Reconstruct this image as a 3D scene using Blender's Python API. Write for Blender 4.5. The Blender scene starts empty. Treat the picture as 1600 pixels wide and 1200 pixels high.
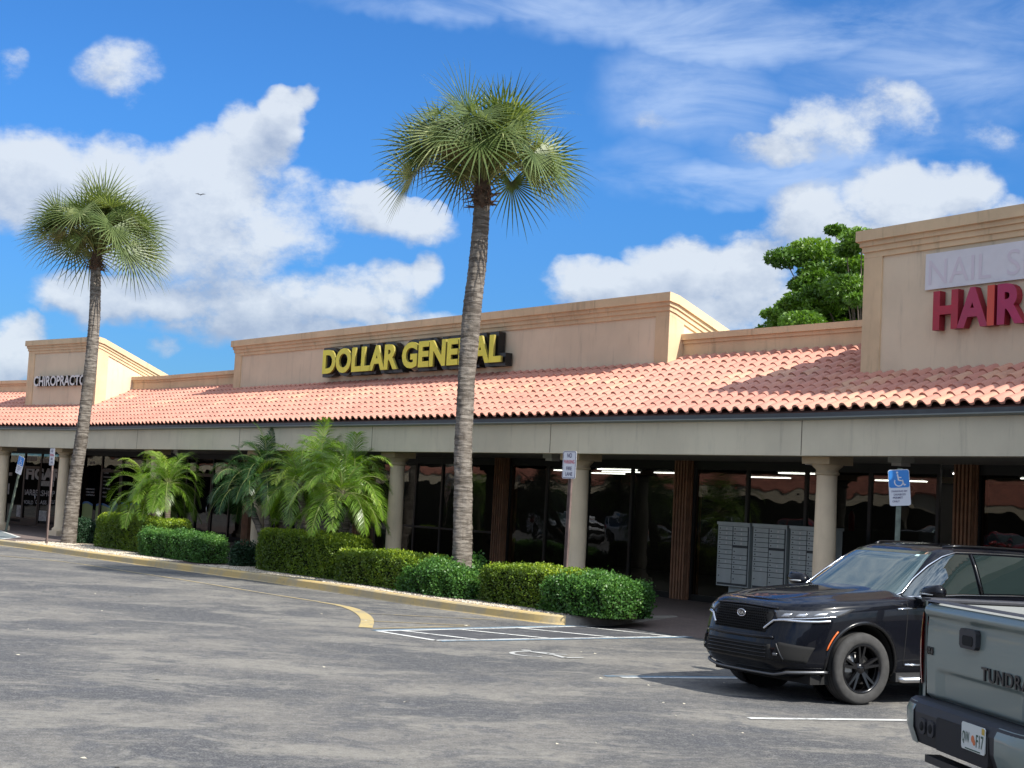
import bpy, bmesh, math, random
import numpy as np
from mathutils import Vector, Matrix
R = math.radians
sc = bpy.context.scene
COL = sc.collection
random.seed(7); rng = np.random.default_rng(11)

# ------------------------------------------------------------------ camera
FPX = 2400.0
pit, rol = math.atan(184.7/2400), R(3.0)
R0 = Vector((1,0,0)); F0 = Vector((0,math.cos(pit),math.sin(pit))); U0 = Vector((0,-math.sin(pit),math.cos(pit)))
RR = math.cos(rol)*R0+math.sin(rol)*U0; UU = -math.sin(rol)*R0+math.cos(rol)*U0
CAMP = Vector((0,0,1.9))
cd = bpy.data.cameras.new('camera'); cam = bpy.data.objects.new('camera', cd); COL.objects.link(cam)
m = Matrix(((RR.x,UU.x,-F0.x),(RR.y,UU.y,-F0.y),(RR.z,UU.z,-F0.z))).to_4x4()
m.translation = CAMP; cam.matrix_world = m
cd.sensor_width = 36; cd.lens = 36*FPX/1600; cd.clip_start = .1; cd.clip_end = 3000
sc.camera = cam
def ray(x, y): return F0+(x-800)/FPX*RR-(y-600)/FPX*UU

# ------------------------------------------------------------------ light
SUN_AZ, SUN_EL = 131.0, 43.0
sd = Vector((math.sin(R(SUN_AZ))*math.cos(R(SUN_EL)), math.cos(R(SUN_AZ))*math.cos(R(SUN_EL)), math.sin(R(SUN_EL))))
sl = bpy.data.lights.new('sun', 'SUN'); sl.energy = 4.1; sl.angle = R(.5); sl.color = (1,.95,.86)
so = bpy.data.objects.new('sun', sl); COL.objects.link(so); so.rotation_euler = sd.to_track_quat('Z','Y').to_euler()
so.location = (0,0,60)
sc.view_settings.view_transform = 'Standard'; sc.view_settings.look = 'None'
sc.view_settings.gamma = 1; sc.view_settings.use_curve_mapping = False
sc.view_settings.exposure = 0.86
sc.cycles.max_bounces = 8; sc.cycles.transparent_max_bounces = 12
sc.cycles.caustics_reflective = False; sc.cycles.caustics_refractive = False

# ------------------------------------------------------------------ node helper
class NT:
    def __init__(s, tree): s.t = tree; s.n = tree.nodes; s.l = tree.links
    def new(s, typ, **kw):
        nd = s.n.new(typ)
        for k, v in kw.items():
            if k == 'ins':
                for a, b in v.items():
                    if isinstance(b, bpy.types.NodeSocket): s.l.new(b, nd.inputs[a])
                    else: nd.inputs[a].default_value = b
            else: setattr(nd, k, v)
        return nd
    def math(s, op, a, b=0.0, c=None, clamp=False):
        nd = s.new('ShaderNodeMath', operation=op, use_clamp=clamp)
        for i, v in enumerate((a, b) if c is None else (a, b, c)):
            if isinstance(v, bpy.types.NodeSocket): s.l.new(v, nd.inputs[i])
            else: nd.inputs[i].default_value = v
        return nd.outputs[0]
    def vec(s, op, a, b=None):
        nd = s.new('ShaderNodeVectorMath', operation=op)
        for i, v in enumerate([a] if b is None else [a, b]):
            if isinstance(v, bpy.types.NodeSocket): s.l.new(v, nd.inputs[i])
            else: nd.inputs[i].default_value = v
        return nd.outputs[1] if op in ('DOT_PRODUCT','LENGTH','DISTANCE') else nd.outputs[0]
    def noise(s, vec, scale, detail=5, rough=.55, dist=0.0, out=0):
        nd = s.new('ShaderNodeTexNoise')
        if vec is not None: s.l.new(vec, nd.inputs['Vector'])
        nd.inputs['Scale'].default_value = scale; nd.inputs['Detail'].default_value = detail
        nd.inputs['Roughness'].default_value = rough; nd.inputs['Distortion'].default_value = dist
        return nd.outputs[out]
    def ramp(s, fac, stops, interp='LINEAR'):
        nd = s.new('ShaderNodeValToRGB'); nd.color_ramp.interpolation = interp
        while len(nd.color_ramp.elements) < len(stops): nd.color_ramp.elements.new(.5)
        for e, (p, c) in zip(nd.color_ramp.elements, stops):
            e.position = p; e.color = tuple(c)+(1,) if not isinstance(c, (int, float)) else (c, c, c, 1)
        s.l.new(fac, nd.inputs[0]); return nd.outputs[0]
    def mix(s, fac, a, b, mode='MIX'):
        nd = s.new('ShaderNodeMix', data_type='RGBA', blend_type=mode)
        for i, v in ((0, fac), (6, a), (7, b)):
            if isinstance(v, bpy.types.NodeSocket): s.l.new(v, nd.inputs[i])
            else: nd.inputs[i].default_value = v if i == 0 else (tuple(v)+(1,) if len(v) == 3 else v)
        return nd.outputs[2]
    def smooth(s, v, a, b, lo=0.0, hi=1.0):
        nd = s.new('ShaderNodeMapRange', interpolation_type='SMOOTHSTEP')
        s.l.new(v, nd.inputs[0]); nd.inputs[1].default_value = a; nd.inputs[2].default_value = b
        nd.inputs[3].default_value = lo; nd.inputs[4].default_value = hi
        return nd.outputs[0]

# ------------------------------------------------------------------ world
w = bpy.data.worlds.new('World'); sc.world = w; w.use_nodes = True
T = NT(w.node_tree); T.n.clear()
sky = T.new('ShaderNodeTexSky', sky_type='NISHITA', sun_disc=False, sun_elevation=R(SUN_EL), sun_rotation=R(SUN_AZ), altitude=0, air_density=1.0, dust_density=.4, ozone_density=2.5)
SKYTINT = (.235,.55,.92)
skyc = T.mix(1.0, sky.outputs[0], SKYTINT, 'MULTIPLY')
sz_ = T.new('ShaderNodeSeparateXYZ', ins={0: T.new('ShaderNodeTexCoord').outputs['Generated']})
skyc = T.mix(T.smooth(sz_.outputs[2], .0, .26, .85, .0), skyc, (.80,.66,.66), 'MULTIPLY')
tc = T.new('ShaderNodeTexCoord'); D = tc.outputs['Generated']
sx = T.new('ShaderNodeSeparateXYZ', ins={0: D})
az = T.math('ARCTAN2', sx.outputs[0], sx.outputs[1]); el = T.math('ARCSINE', sx.outputs[2])
# the picture of the sky tilts a little: cloud layer coordinates in azimuth and elevation
warp = T.noise(D, 14, 4, .6, out=1)
wv = T.vec('MULTIPLY', T.vec('SUBTRACT', warp, (.5,.5,.5)), (.05,.05,0))
cx = T.new('ShaderNodeCombineXYZ', ins={0: az, 1: el})
AE = T.vec('ADD', cx.outputs[0], wv)
def azel(x, y):
    d = ray(x, y).normalized(); return math.atan2(d.x, d.y), math.asin(d.z)
def blobs(lst, src):
    acc = None
    for x, y, rx, ry, st in lst:
        a, e = azel(x, y)
        v = T.vec('MULTIPLY', T.vec('SUBTRACT', src, (a,e,0)), (FPX/rx,FPX/ry,0))
        q = T.math('MULTIPLY_ADD', T.vec('DOT_PRODUCT', v, v), -st, st)
        acc = q if acc is None else T.math('MAXIMUM', acc, q)
    return T.math('MAXIMUM', acc, 0.0)
CUM = [(60,290,170,95,1),(170,285,140,80,1),(275,300,130,90,1),(350,285,110,90,1),(405,240,70,85,1.1),(452,185,42,62,1.3),(430,215,55,60,1.1),(470,150,30,34,.8),
       (300,375,210,80,.85),(130,345,150,70,.6),(430,345,110,70,.75),(560,335,130,45,.85),(650,345,80,42,.7),
       (150,475,130,50,.9),(265,470,130,55,.8),(400,470,170,60,.75),(530,465,120,55,.8),(610,450,90,50,.7),(662,428,40,42,.8),
       (620,495,120,32,.8),(430,530,260,50,.75),(560,560,160,30,.6),(330,470,150,60,.6),(10,550,60,60,1),(235,548,50,20,.6),(690,545,170,60,.4),
       (195,112,85,60,.40),(8,105,36,36,.38),(1010,190,50,16,.25),
       (950,455,110,50,1),(1060,425,95,65,1.1),(1155,435,95,65,1.1),(1070,490,200,60,.9),(1220,500,90,70,.8),
       (1290,345,110,70,.85),(1400,310,120,65,1.1),(1490,295,95,60,1.1),(1390,370,190,60,.8),(1560,360,90,60,.8),
       (1310,190,115,58,.6),(1240,222,110,34,.5),(1395,185,75,42,.45),(1560,205,70,34,.3),(1170,372,60,20,.3)]
mask = blobs(CUM, AE)
mask_up = blobs(CUM, T.vec('ADD', AE, (.004,.020,0)))
grad = T.math('SUBTRACT', mask, mask_up)
# unseen clouds outside this patch of sky, coverage raised for more ambient fill
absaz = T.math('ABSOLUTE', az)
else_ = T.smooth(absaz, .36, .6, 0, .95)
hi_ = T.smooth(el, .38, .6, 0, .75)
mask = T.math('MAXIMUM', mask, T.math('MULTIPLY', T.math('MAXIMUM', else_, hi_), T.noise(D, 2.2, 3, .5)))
DS = T.vec('MULTIPLY', D, (1,1,1.5))
n1 = T.noise(DS, 13, 12, .66)
dens = T.math('ADD', mask, T.math('MULTIPLY', T.math('SUBTRACT', n1, .5), 2.2))
alpha = T.smooth(dens, .02, .72)
alpha = T.math('MULTIPLY', alpha, T.smooth(mask, .0, .16))
# relief: density towards the sun against density here
DO = T.vec('ADD', DS, (.012,-.006,.016))
n2 = T.noise(DO, 13, 8, .62)
rel = T.math('MULTIPLY', T.math('SUBTRACT', n1, n2), 2.8)
n3 = T.noise(DS, 6.5, 3, .5)
rel = T.math('ADD', rel, T.math('MULTIPLY', grad, .85))
lit = T.math('ADD', T.math('ADD', rel, .60), T.math('MULTIPLY', T.math('SUBTRACT', .5, n3), 1.7))
lit = T.math('SUBTRACT', lit, T.math('MULTIPLY', T.smooth(dens, .7, 1.5), .28), clamp=True)
CLOUD_D, CLOUD_W = (2.5,3.0,3.9), (4.75,5.1,5.5)
cc = T.mix(lit, CLOUD_D, CLOUD_W)
sunf = T.math('MULTIPLY', T.math('MAXIMUM', T.vec('DOT_PRODUCT', D, tuple(sd)), 0.0), 1.6)  # cloud colour boosted towards the sun, out of view, to lift ambient fill
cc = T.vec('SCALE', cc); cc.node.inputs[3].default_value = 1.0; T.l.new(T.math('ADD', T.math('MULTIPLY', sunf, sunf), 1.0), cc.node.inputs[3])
CIR = [(820,15,380,34,.8),(1150,45,430,62,.9),(1090,150,190,95,.7),(1230,285,330,42,.8),(1450,120,280,75,.6),(1350,240,300,80,.6),(1000,260,120,60,.45),(1560,30,200,60,.5)]
CM = blobs(CIR, AE)
CS = T.vec('MULTIPLY', D, (1,1,3.4))
ci = T.noise(CS, 7, 7, .6, .6)
ca = T.math('MULTIPLY', T.smooth(CM, 0, .75), T.smooth(ci, .3, .72), clamp=True)
ca = T.math('MULTIPLY', ca, .62)
c1 = T.mix(ca, skyc, (3.9,4.8,6.3))
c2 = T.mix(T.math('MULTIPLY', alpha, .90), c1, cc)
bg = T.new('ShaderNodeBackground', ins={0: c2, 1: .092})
out = T.new('ShaderNodeOutputWorld'); T.l.new(bg.outputs[0], out.inputs[0])
try: w.cycles.sampling_method = 'MANUAL'; w.cycles.sample_map_resolution = 512
except Exception: pass

# ------------------------------------------------------------------ materials
MATS = {}
def mat(name, col, rough=.7, metal=0.0, spec=.5, coat=0.0, vary=.0, vscale=3.0, bump=0.0, bscale=60.0, emit=0.0, coords='Object', dirt=0.0):
    if name in MATS: return MATS[name]
    mt = bpy.data.materials.new(name); mt.use_nodes = True; MATS[name] = mt
    t = NT(mt.node_tree); b = mt.node_tree.nodes['Principled BSDF']
    b.inputs['Base Color'].default_value = tuple(col)+(1,); b.inputs['Roughness'].default_value = rough
    b.inputs['Metallic'].default_value = metal; b.inputs['Specular IOR Level'].default_value = spec
    b.inputs['Coat Weight'].default_value = coat; b.inputs['Coat Roughness'].default_value = .03
    tcn = t.new('ShaderNodeTexCoord').outputs[coords]
    if vary > 0:
        n = t.noise(tcn, vscale, 6, .6)
        c = t.mix(t.smooth(n, .3, .7), tuple(x*(1-vary) for x in col), tuple(min(1, x*(1+vary)) for x in col))
        if dirt > 0:
            n4 = t.noise(t.vec('MULTIPLY', tcn, (1,1,.12)), 5, 6, .7)
            c = t.mix(t.math('MULTIPLY', t.smooth(n4, .52, .78), dirt), c, (.07,.06,.045))
        t.l.new(c, b.inputs['Base Color'])
        r = t.math('ADD', t.math('MULTIPLY', n, .15), rough-.07, clamp=True); t.l.new(r, b.inputs['Roughness'])
    if bump > 0:
        n = t.noise(tcn, bscale, 4, .6)
        bp = t.new('ShaderNodeBump', ins={'Height': n, 'Strength': bump, 'Distance': .01}); t.l.new(bp.outputs[0], b.inputs['Normal'])
    if emit > 0:
        b.inputs['Emission Color'].default_value = tuple(col)+(1,); b.inputs['Emission Strength'].default_value = emit
    return mt

def leaf_mat(name, c1, c2, c3=None, rough=.5, trans=.25, vs=2.5, spec=.4):
    mt = bpy.data.materials.new(name); mt.use_nodes = True; MATS[name] = mt
    t = NT(mt.node_tree); b = mt.node_tree.nodes['Principled BSDF']
    at = t.new('ShaderNodeAttribute', attribute_name='rnd')
    tcn = t.new('ShaderNodeTexCoord').outputs['Object']
    n = t.noise(tcn, vs, 3, .5)
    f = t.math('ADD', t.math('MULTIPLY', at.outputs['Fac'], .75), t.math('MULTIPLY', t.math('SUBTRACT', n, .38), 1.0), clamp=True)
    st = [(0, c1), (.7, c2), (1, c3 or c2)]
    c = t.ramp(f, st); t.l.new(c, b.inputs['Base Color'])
    b.inputs['Roughness'].default_value = rough; b.inputs['Specular IOR Level'].default_value = spec
    tr = t.new('ShaderNodeBsdfTranslucent'); t.l.new(t.mix(1.0, c, (1.5,1.6,.6), 'MULTIPLY'), tr.inputs[0])
    ms = t.new('ShaderNodeMixShader', ins={0: trans}); t.l.new(b.outputs[0], ms.inputs[1]); t.l.new(tr.outputs[0], ms.inputs[2])
    t.l.new(ms.outputs[0], mt.node_tree.nodes['Material Output'].inputs[0])
    return mt

# ------------------------------------------------------------------ object helpers
def tag(o, label=None, cat=None, group=None, kind=None):
    if label: o['label'] = label
    if cat: o['category'] = cat
    if group: o['group'] = group
    if kind: o['kind'] = kind
    return o
def empty(name, loc, rz=0, label=None, cat=None, group=None):
    o = bpy.data.objects.new(name, None); COL.objects.link(o); o.location = loc; o.rotation_euler = (0,0,rz)
    o.empty_display_size = .2
    return tag(o, label, cat, group)
class MB:
    def __init__(s): s.v = []; s.f = []; s.mi = []; s.sm = []; s.rnd = []
    def add(s, vs, fs, mi=0, sm=False, rnd=None):
        o = len(s.v); s.v += [tuple(v) for v in vs]
        for f in fs: s.f.append(tuple(i+o for i in f)); s.mi.append(mi); s.sm.append(sm); s.rnd.append(random.random() if rnd is None else rnd)
        return s
    def hexa(s, p, mi=0):   # 8 points: bottom loop 0-3, top loop 4-7
        return s.add(p, [(0,3,2,1),(4,5,6,7),(0,1,5,4),(1,2,6,5),(2,3,7,6),(3,0,4,7)], mi)
    def box(s, x0, x1, y0, y1, z0, z1, mi=0):
        return s.hexa([(x0,y0,z0),(x1,y0,z0),(x1,y1,z0),(x0,y1,z0),(x0,y0,z1),(x1,y0,z1),(x1,y1,z1),(x0,y1,z1)], mi)
    def obox(s, c, ax, ay, az_, mi=0):   # oriented box: centre and half axes
        c = Vector(c); ax = Vector(ax); ay = Vector(ay); az_ = Vector(az_); p = []
        for k in (-1, 1):
            for i, j in ((-1,-1),(1,-1),(1,1),(-1,1)): p.append(c+ax*i+ay*j+az_*k)
        return s.hexa(p, mi)
    def tube(s, pts, rad, n=8, mi=0, sm=True, cap=True, closed=False):
        pts = [Vector(p) for p in pts]; N = len(pts)
        rad = [rad]*N if isinstance(rad, (int, float)) else rad
        vs = []; up = None
        for i, p in enumerate(pts):
            d = (pts[(i+1) % N if closed else min(i+1, N-1)]-pts[(i-1) % N if closed else max(i-1, 0)]).normalized()
            if up is None:
                up = Vector((0,0,1)) if abs(d.z) < .9 else Vector((1,0,0))
            a = d.cross(up); a = a.normalized() if a.length > 1e-6 else d.orthogonal().normalized()
            b = a.cross(d).normalized(); up = b
            for k in range(n):
                t = 2*math.pi*k/n; vs.append(p+(a*math.cos(t)+b*math.sin(t))*rad[i])
        fs = []
        for i in range(N if closed else N-1):
            j = (i+1) % N
            for k in range(n):
                k2 = (k+1) % n; fs.append((i*n+k, j*n+k, j*n+k2, i*n+k2))
        if cap and not closed: fs += [tuple(range(n))[::1], tuple((N-1)*n+k for k in range(n))[::-1]]
        return s.add(vs, fs, mi, sm)
    def lathe(s, prof, n=24, c=(0,0,0), axis='z', mi=0, sm=True, a0=0, a1=2*math.pi):
        full = abs(a1-a0-2*math.pi) < 1e-6; M = n if full else n+1; vs = []
        for r, h in prof:
            for k in range(M):
                t = a0+(a1-a0)*k/n; x, y = r*math.cos(t), r*math.sin(t)
                v = (x,y,h) if axis == 'z' else ((x,h,y) if axis == 'y' else (h,x,y))
                vs.append((v[0]+c[0],v[1]+c[1],v[2]+c[2]))
        fs = []
        for i in range(len(prof)-1):
            for k in range(n):
                k2 = (k+1) % M; fs.append((i*M+k, i*M+k2, (i+1)*M+k2, (i+1)*M+k))
        return s.add(vs, fs, mi, sm)
    def prism(s, poly, ext, mi=0):  # poly: list of 3D points, ext: vector
        n = len(poly); e = Vector(ext); vs = [Vector(p) for p in poly]+[Vector(p)+e for p in poly]
        return s.add(vs, [tuple(range(n))[::-1], tuple(range(n,2*n))]+[(i,(i+1) % n,n+(i+1) % n,n+i) for i in range(n)], mi)
    def build(s, name, mats, parent=None, label=None, cat=None, group=None, kind=None, auto=None, rnd=False, origin=None):
        me = bpy.data.meshes.new(name)
        vs = s.v
        if origin is not None: o = Vector(origin); vs = [(v[0]-o.x,v[1]-o.y,v[2]-o.z) for v in vs]
        me.from_pydata(vs, [], s.f)
        mats = mats if isinstance(mats, (list, tuple)) else [mats]
        for m_ in mats: me.materials.append(m_)
        me.polygons.foreach_set('material_index', s.mi); me.polygons.foreach_set('use_smooth', s.sm)
        if rnd:
            a = me.attributes.new('rnd', 'FLOAT', 'FACE'); a.data.foreach_set('value', s.rnd)
        me.update()
        ob = bpy.data.objects.new(name, me); COL.objects.link(ob)
        if origin is not None: ob.location = origin
        if parent is not None: ob.parent = parent
        return tag(ob, label, cat, group, kind)
def npmesh(name, V, Fq, mats, parent=None, rnd=None, smooth=False, mi=None, origin=None, **kw):
    """fast mesh from numpy: V (n,3), Fq (m,k)"""
    V = np.asarray(V, np.float32)
    if origin is not None: V = V-np.array(origin, np.float32)
    Fq = np.asarray(Fq, np.int32); k = Fq.shape[1]; me = bpy.data.meshes.new(name)
    me.vertices.add(len(V)); me.vertices.foreach_set('co', V.ravel())
    me.loops.add(Fq.size); me.loops.foreach_set('vertex_index', Fq.ravel())
    me.polygons.add(len(Fq)); me.polygons.foreach_set('loop_start', np.arange(0, Fq.size, k, dtype=np.int32))
    me.polygons.foreach_set('loop_total', np.full(len(Fq), k, np.int32))
    for m_ in (mats if isinstance(mats, (list, tuple)) else [mats]): me.materials.append(m_)
    if mi is not None: me.polygons.foreach_set('material_index', np.asarray(mi, np.int32))
    me.polygons.foreach_set('use_smooth', np.full(len(Fq), smooth))
    me.update(calc_edges=True)
    if rnd is not None:
        a = me.attributes.new('rnd', 'FLOAT', 'FACE'); a.data.foreach_set('value', np.asarray(rnd, np.float32))
    me.validate()
    ob = bpy.data.objects.new(name, me); COL.objects.link(ob)
    if origin is not None: ob.location = origin
    if parent is not None: ob.parent = parent
    return tag(ob, **kw)
def text_mesh(txt, size, depth=.0, off=0.0, sx_=1.0, shear=0.0, spacing=1.0, bevel=0.0):
    """text as a mesh; returns verts (x right, y up, z out) and faces; left-bottom origin"""
    cu = bpy.data.curves.new('t', 'FONT'); cu.body = txt; cu.size = size; cu.extrude = depth/2; cu.offset = off
    cu.shear = shear; cu.space_character = spacing; cu.resolution_u = 4; cu.bevel_depth = bevel
    ob = bpy.data.objects.new('t', cu); COL.objects.link(ob)
    dg = bpy.context.evaluated_depsgraph_get(); me = bpy.data.meshes.new_from_object(ob.evaluated_get(dg))
    vs = [(v.co.x*sx_, v.co.y, v.co.z+depth/2) for v in me.vertices]; fs = [tuple(p.vertices) for p in me.polygons]
    bpy.data.objects.remove(ob); bpy.data.curves.remove(cu); bpy.data.meshes.remove(me)
    return vs, fs
def text_fit(txt, w_, h_, depth=0.0, off=0.0, spacing=1.0, **k):
    vs, fs = text_mesh(txt, 1.0, depth, off, spacing=spacing, **k)
    if not vs: return [], []
    x0 = min(v[0] for v in vs); x1 = max(v[0] for v in vs); y0 = min(v[1] for v in vs); y1 = max(v[1] for v in vs)
    return [((v[0]-x0)/(x1-x0)*w_, (v[1]-y0)/(y1-y0)*h_, v[2]) for v in vs], fs

# ------------------------------------------------------------------ street frame: three straight runs of the arcade
V2 = Vector((4.43,23.12,0))
def basis(b): b = R(b); return Vector((math.sin(b),-math.cos(b),0)), Vector((-math.cos(b),-math.sin(b),0))
E1, N1 = basis(37.1); E2, N2 = basis(32.0); E0, N0 = basis(47.0)
V1 = V2+E1*-29.2
SEG = {0: (V1,E0,N0), 1: (V2,E1,N1), 2: (V2,E2,N2)}
Z = Vector((0,0,1))
def P(k, s, t, h=0): o, e, n = SEG[k]; return o+e*s+n*t+Z*h
def onp(k, x, y, t):    # where the sight line through a photo point meets the plane at offset t: (s, h)
    o, e, n = SEG[k]; d = ray(x, y); o2 = o+n*t
    q = CAMP+d*((o2-CAMP).dot(n)/d.dot(n)); v = q-o; return v.dot(e), q.z
def gnd(x, y, z=0): d = ray(x, y); return CAMP+d*((z-CAMP.z)/d.z)
def st(p, k=1): o, e, n = SEG[k]; v = p-o; return v.dot(e), v.dot(n)
def mitre(a, b, o, t):  # joint point of two runs for offset t
    na, nb = SEG[a][2], SEG[b][2]; m_ = (na+nb).normalized(); return o+m_*(t/m_.dot(na))
def path(t, s0=-36, s3=16): return [P(0,s0,t), mitre(0,1,V1,t), mitre(1,2,V2,t), P(2,s3,t)]
def sweep(mb, prof, mi=0, s0=-36, s3=16, closed=True, caps=True):
    """sweep a (t,h) profile along the arcade with mitred joints"""
    cols = [path(t, s0, s3) for t, h in prof]; n = len(prof); vs = []
    for j in range(4):
        for i, (t, h) in enumerate(prof): p = cols[i][j]; vs.append((p.x,p.y,h))
    fs = []
    for j in range(3):
        for i in range(n if closed else n-1):
            a = j*n+i; b = j*n+(i+1) % n; fs.append((a, b, b+n, a+n))
    if closed and caps: fs += [tuple(range(n))[::-1], tuple(3*n+i for i in range(n))]
    mb.add(vs, fs, mi)
def stbox(mb, k, s0, s1, t0, t1, h0, h1, mi=0):
    mb.hexa([P(k,s0,t0,h0),P(k,s1,t0,h0),P(k,s1,t1,h0),P(k,s0,t1,h0),P(k,s0,t0,h1),P(k,s1,t0,h1),P(k,s1,t1,h1),P(k,s0,t1,h1)], mi)
def sttext(mb, k, txt, s, t, h, w_, hh, depth=0.0, off=0.0, mi=0, slant=0.0, face=1, spacing=1.0):
    vs, fs = text_fit(txt, w_, hh, depth, off, spacing)
    o, e, n = SEG[k]
    mb.add([P(k, s+v[0]*face, t+v[2], h+v[1]+v[0]*slant) for v in vs], fs, mi)
def attach(ob, par):
    ob.parent = par
    ob.matrix_parent_inverse = Matrix.LocRotScale(par.location, par.rotation_euler, None).inverted()
    return ob
# ------------------------------------------------------------------ building materials
TRIM = mat('tan_stucco', (.61,.45,.275), .85, vary=.10, vscale=1.3, bump=.25, bscale=90, dirt=.42)
PANEL = mat('beige_stucco', (.64,.52,.37), .88, vary=.07, vscale=.8, bump=.3, bscale=110, dirt=.26)
FASC = mat('grey_beige_stucco', (.60,.54,.40), .85, vary=.08, vscale=.7, bump=.2, bscale=80, dirt=.28)
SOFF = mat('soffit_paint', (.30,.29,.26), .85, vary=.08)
GUT = mat('dark_gutter', (.045,.055,.06), .45, vary=.2)
GUTL = mat('gutter_lip', (.19,.21,.20), .5)
COLM = mat('column_stucco', (.66,.53,.36), .8, vary=.07, vscale=2, bump=.15, dirt=.15)
RIB = mat('brown_ribs', (.30,.155,.085), .7, vary=.18, vscale=5, dirt=.2)
DARK = mat('dark_void', (.012,.012,.012), .9)
FRM = mat('bronze_frame', (.012,.011,.010), .4, spec=.4)
WALLD = mat('store_wall', (.16,.15,.14), .9)
def glass_mat(name, tint, trans=.5, rough=.0, wav=.006):
    mt = bpy.data.materials.new(name); mt.use_nodes = True; MATS[name] = mt
    t = NT(mt.node_tree); t.n.remove(t.n['Principled BSDF'])
    tcn = t.new('ShaderNodeTexCoord').outputs['Object']
    n = t.noise(tcn, .9, 2, .5)
    bp = t.new('ShaderNodeBump', ins={'Height': n, 'Strength': 1.0, 'Distance': wav})
    fr = t.new('ShaderNodeFresnel', ins={'IOR': 1.5}); t.l.new(bp.outputs[0], fr.inputs['Normal'])
    gl = t.new('ShaderNodeBsdfGlossy', ins={'Color': (.95,.95,.95,1), 'Roughness': rough}); t.l.new(bp.outputs[0], gl.inputs['Normal'])
    tr = t.new('ShaderNodeBsdfTransparent', ins={'Color': tuple(c*trans for c in tint)+(1,)})
    f = t.math('MULTIPLY', fr.outputs[0], .75, clamp=True)
    ms = t.new('ShaderNodeMixShader'); t.l.new(f, ms.inputs[0]); t.l.new(tr.outputs[0], ms.inputs[1]); t.l.new(gl.outputs[0], ms.inputs[2])
    t.l.new(ms.outputs[0], t.n['Material Output'].inputs[0]); return mt
GLASS = glass_mat('tinted_glass', (.8,.85,.8), .30)

def tile_material():
    mt = bpy.data.materials.new('clay_tile'); mt.use_nodes = True
    t = NT(mt.node_tree); b = t.n['Principled BSDF']
    at = t.new('ShaderNodeAttribute', attribute_name='rnd').outputs['Fac']
    c = t.ramp(at, [(0,(.42,.175,.13)), (.35,(.50,.235,.17)), (.65,(.48,.21,.155)), (.85,(.54,.29,.19)), (1,(.55,.34,.225))])
    tcn = t.new('ShaderNodeTexCoord').outputs['Object']
    n = t.noise(tcn, 6, 6, .65); n2 = t.noise(tcn, .55, 4, .6)
    c = t.mix(t.math('MULTIPLY', t.smooth(n, .5, .75), .35), c, (.36,.20,.16))
    c = t.mix(t.math('MULTIPLY', t.smooth(n2, .45, .7), .25), c, (.64,.38,.28))
    n5 = t.noise(t.vec('MULTIPLY', tcn, (1.6,1.6,.35)), 1.0, 7, .72)
    c = t.mix(t.math('MULTIPLY', t.smooth(n5, .50, .68), .38), c, (.24,.135,.11))
    t.l.new(c, b.inputs['Base Color']); b.inputs['Roughness'].default_value = .75
    bp = t.new('ShaderNodeBump', ins={'Height': t.noise(tcn, 70, 3), 'Strength': .25, 'Distance': .006}); t.l.new(bp.outputs[0], b.inputs['Normal'])
    return mt
TILE = tile_material()

HB, HT = 2.83, 3.38     # canopy beam bottom and top
HE = 3.50; SL = R(24); TOPT = -2.86
plaza = empty('shopping_plaza', P(1,-8,0,0), 0, 'long tan stucco shopping plaza with pink clay tile arcade roof', 'building')
def part(mb, name, mats, par=plaza, **k): return attach(mb.build(name, mats, **k), par)

# beam along the arcade edge, with panel joints
b = MB(); sweep(b, [(0,HB),(0,HT),(-.28,HT),(-.28,HB)]); part(b, 'canopy_beam', FASC)
for k, s in ((1,-6.1),(1,-12.2),(1,-18.3),(1,-24.4),(1,-.04),(2,6.1),(0,-6.1)):
    b = MB(); stbox(b, k, s-.007, s+.007, -.01, .0035, HB+.01, HT-.003)
    part(b, 'beam_joint', mat('joint_line', (.14,.12,.09), .9))
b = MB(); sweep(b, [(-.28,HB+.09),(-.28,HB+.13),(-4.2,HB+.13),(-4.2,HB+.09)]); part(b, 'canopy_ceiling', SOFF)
b = MB(); sweep(b, [(.012,HT+.012),(.095,HT+.020),(.095,HT+.085),(.02,HT+.085)]); part(b, 'gutter', GUT)
b = MB(); sweep(b, [(.0,HT-.02),(.03,HT-.02),(.115,HT+.004),(.115,HT+.022),(.10,HT+.022),(.0,HT+.002)]); part(b, 'gutter_lip', GUTL)
b = MB(); sweep(b, [(-.02,HT),(.0,HT),(.0,HE+.0),(-.02,HE+.0)]); part(b, 'eave_board', DARK)

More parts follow.
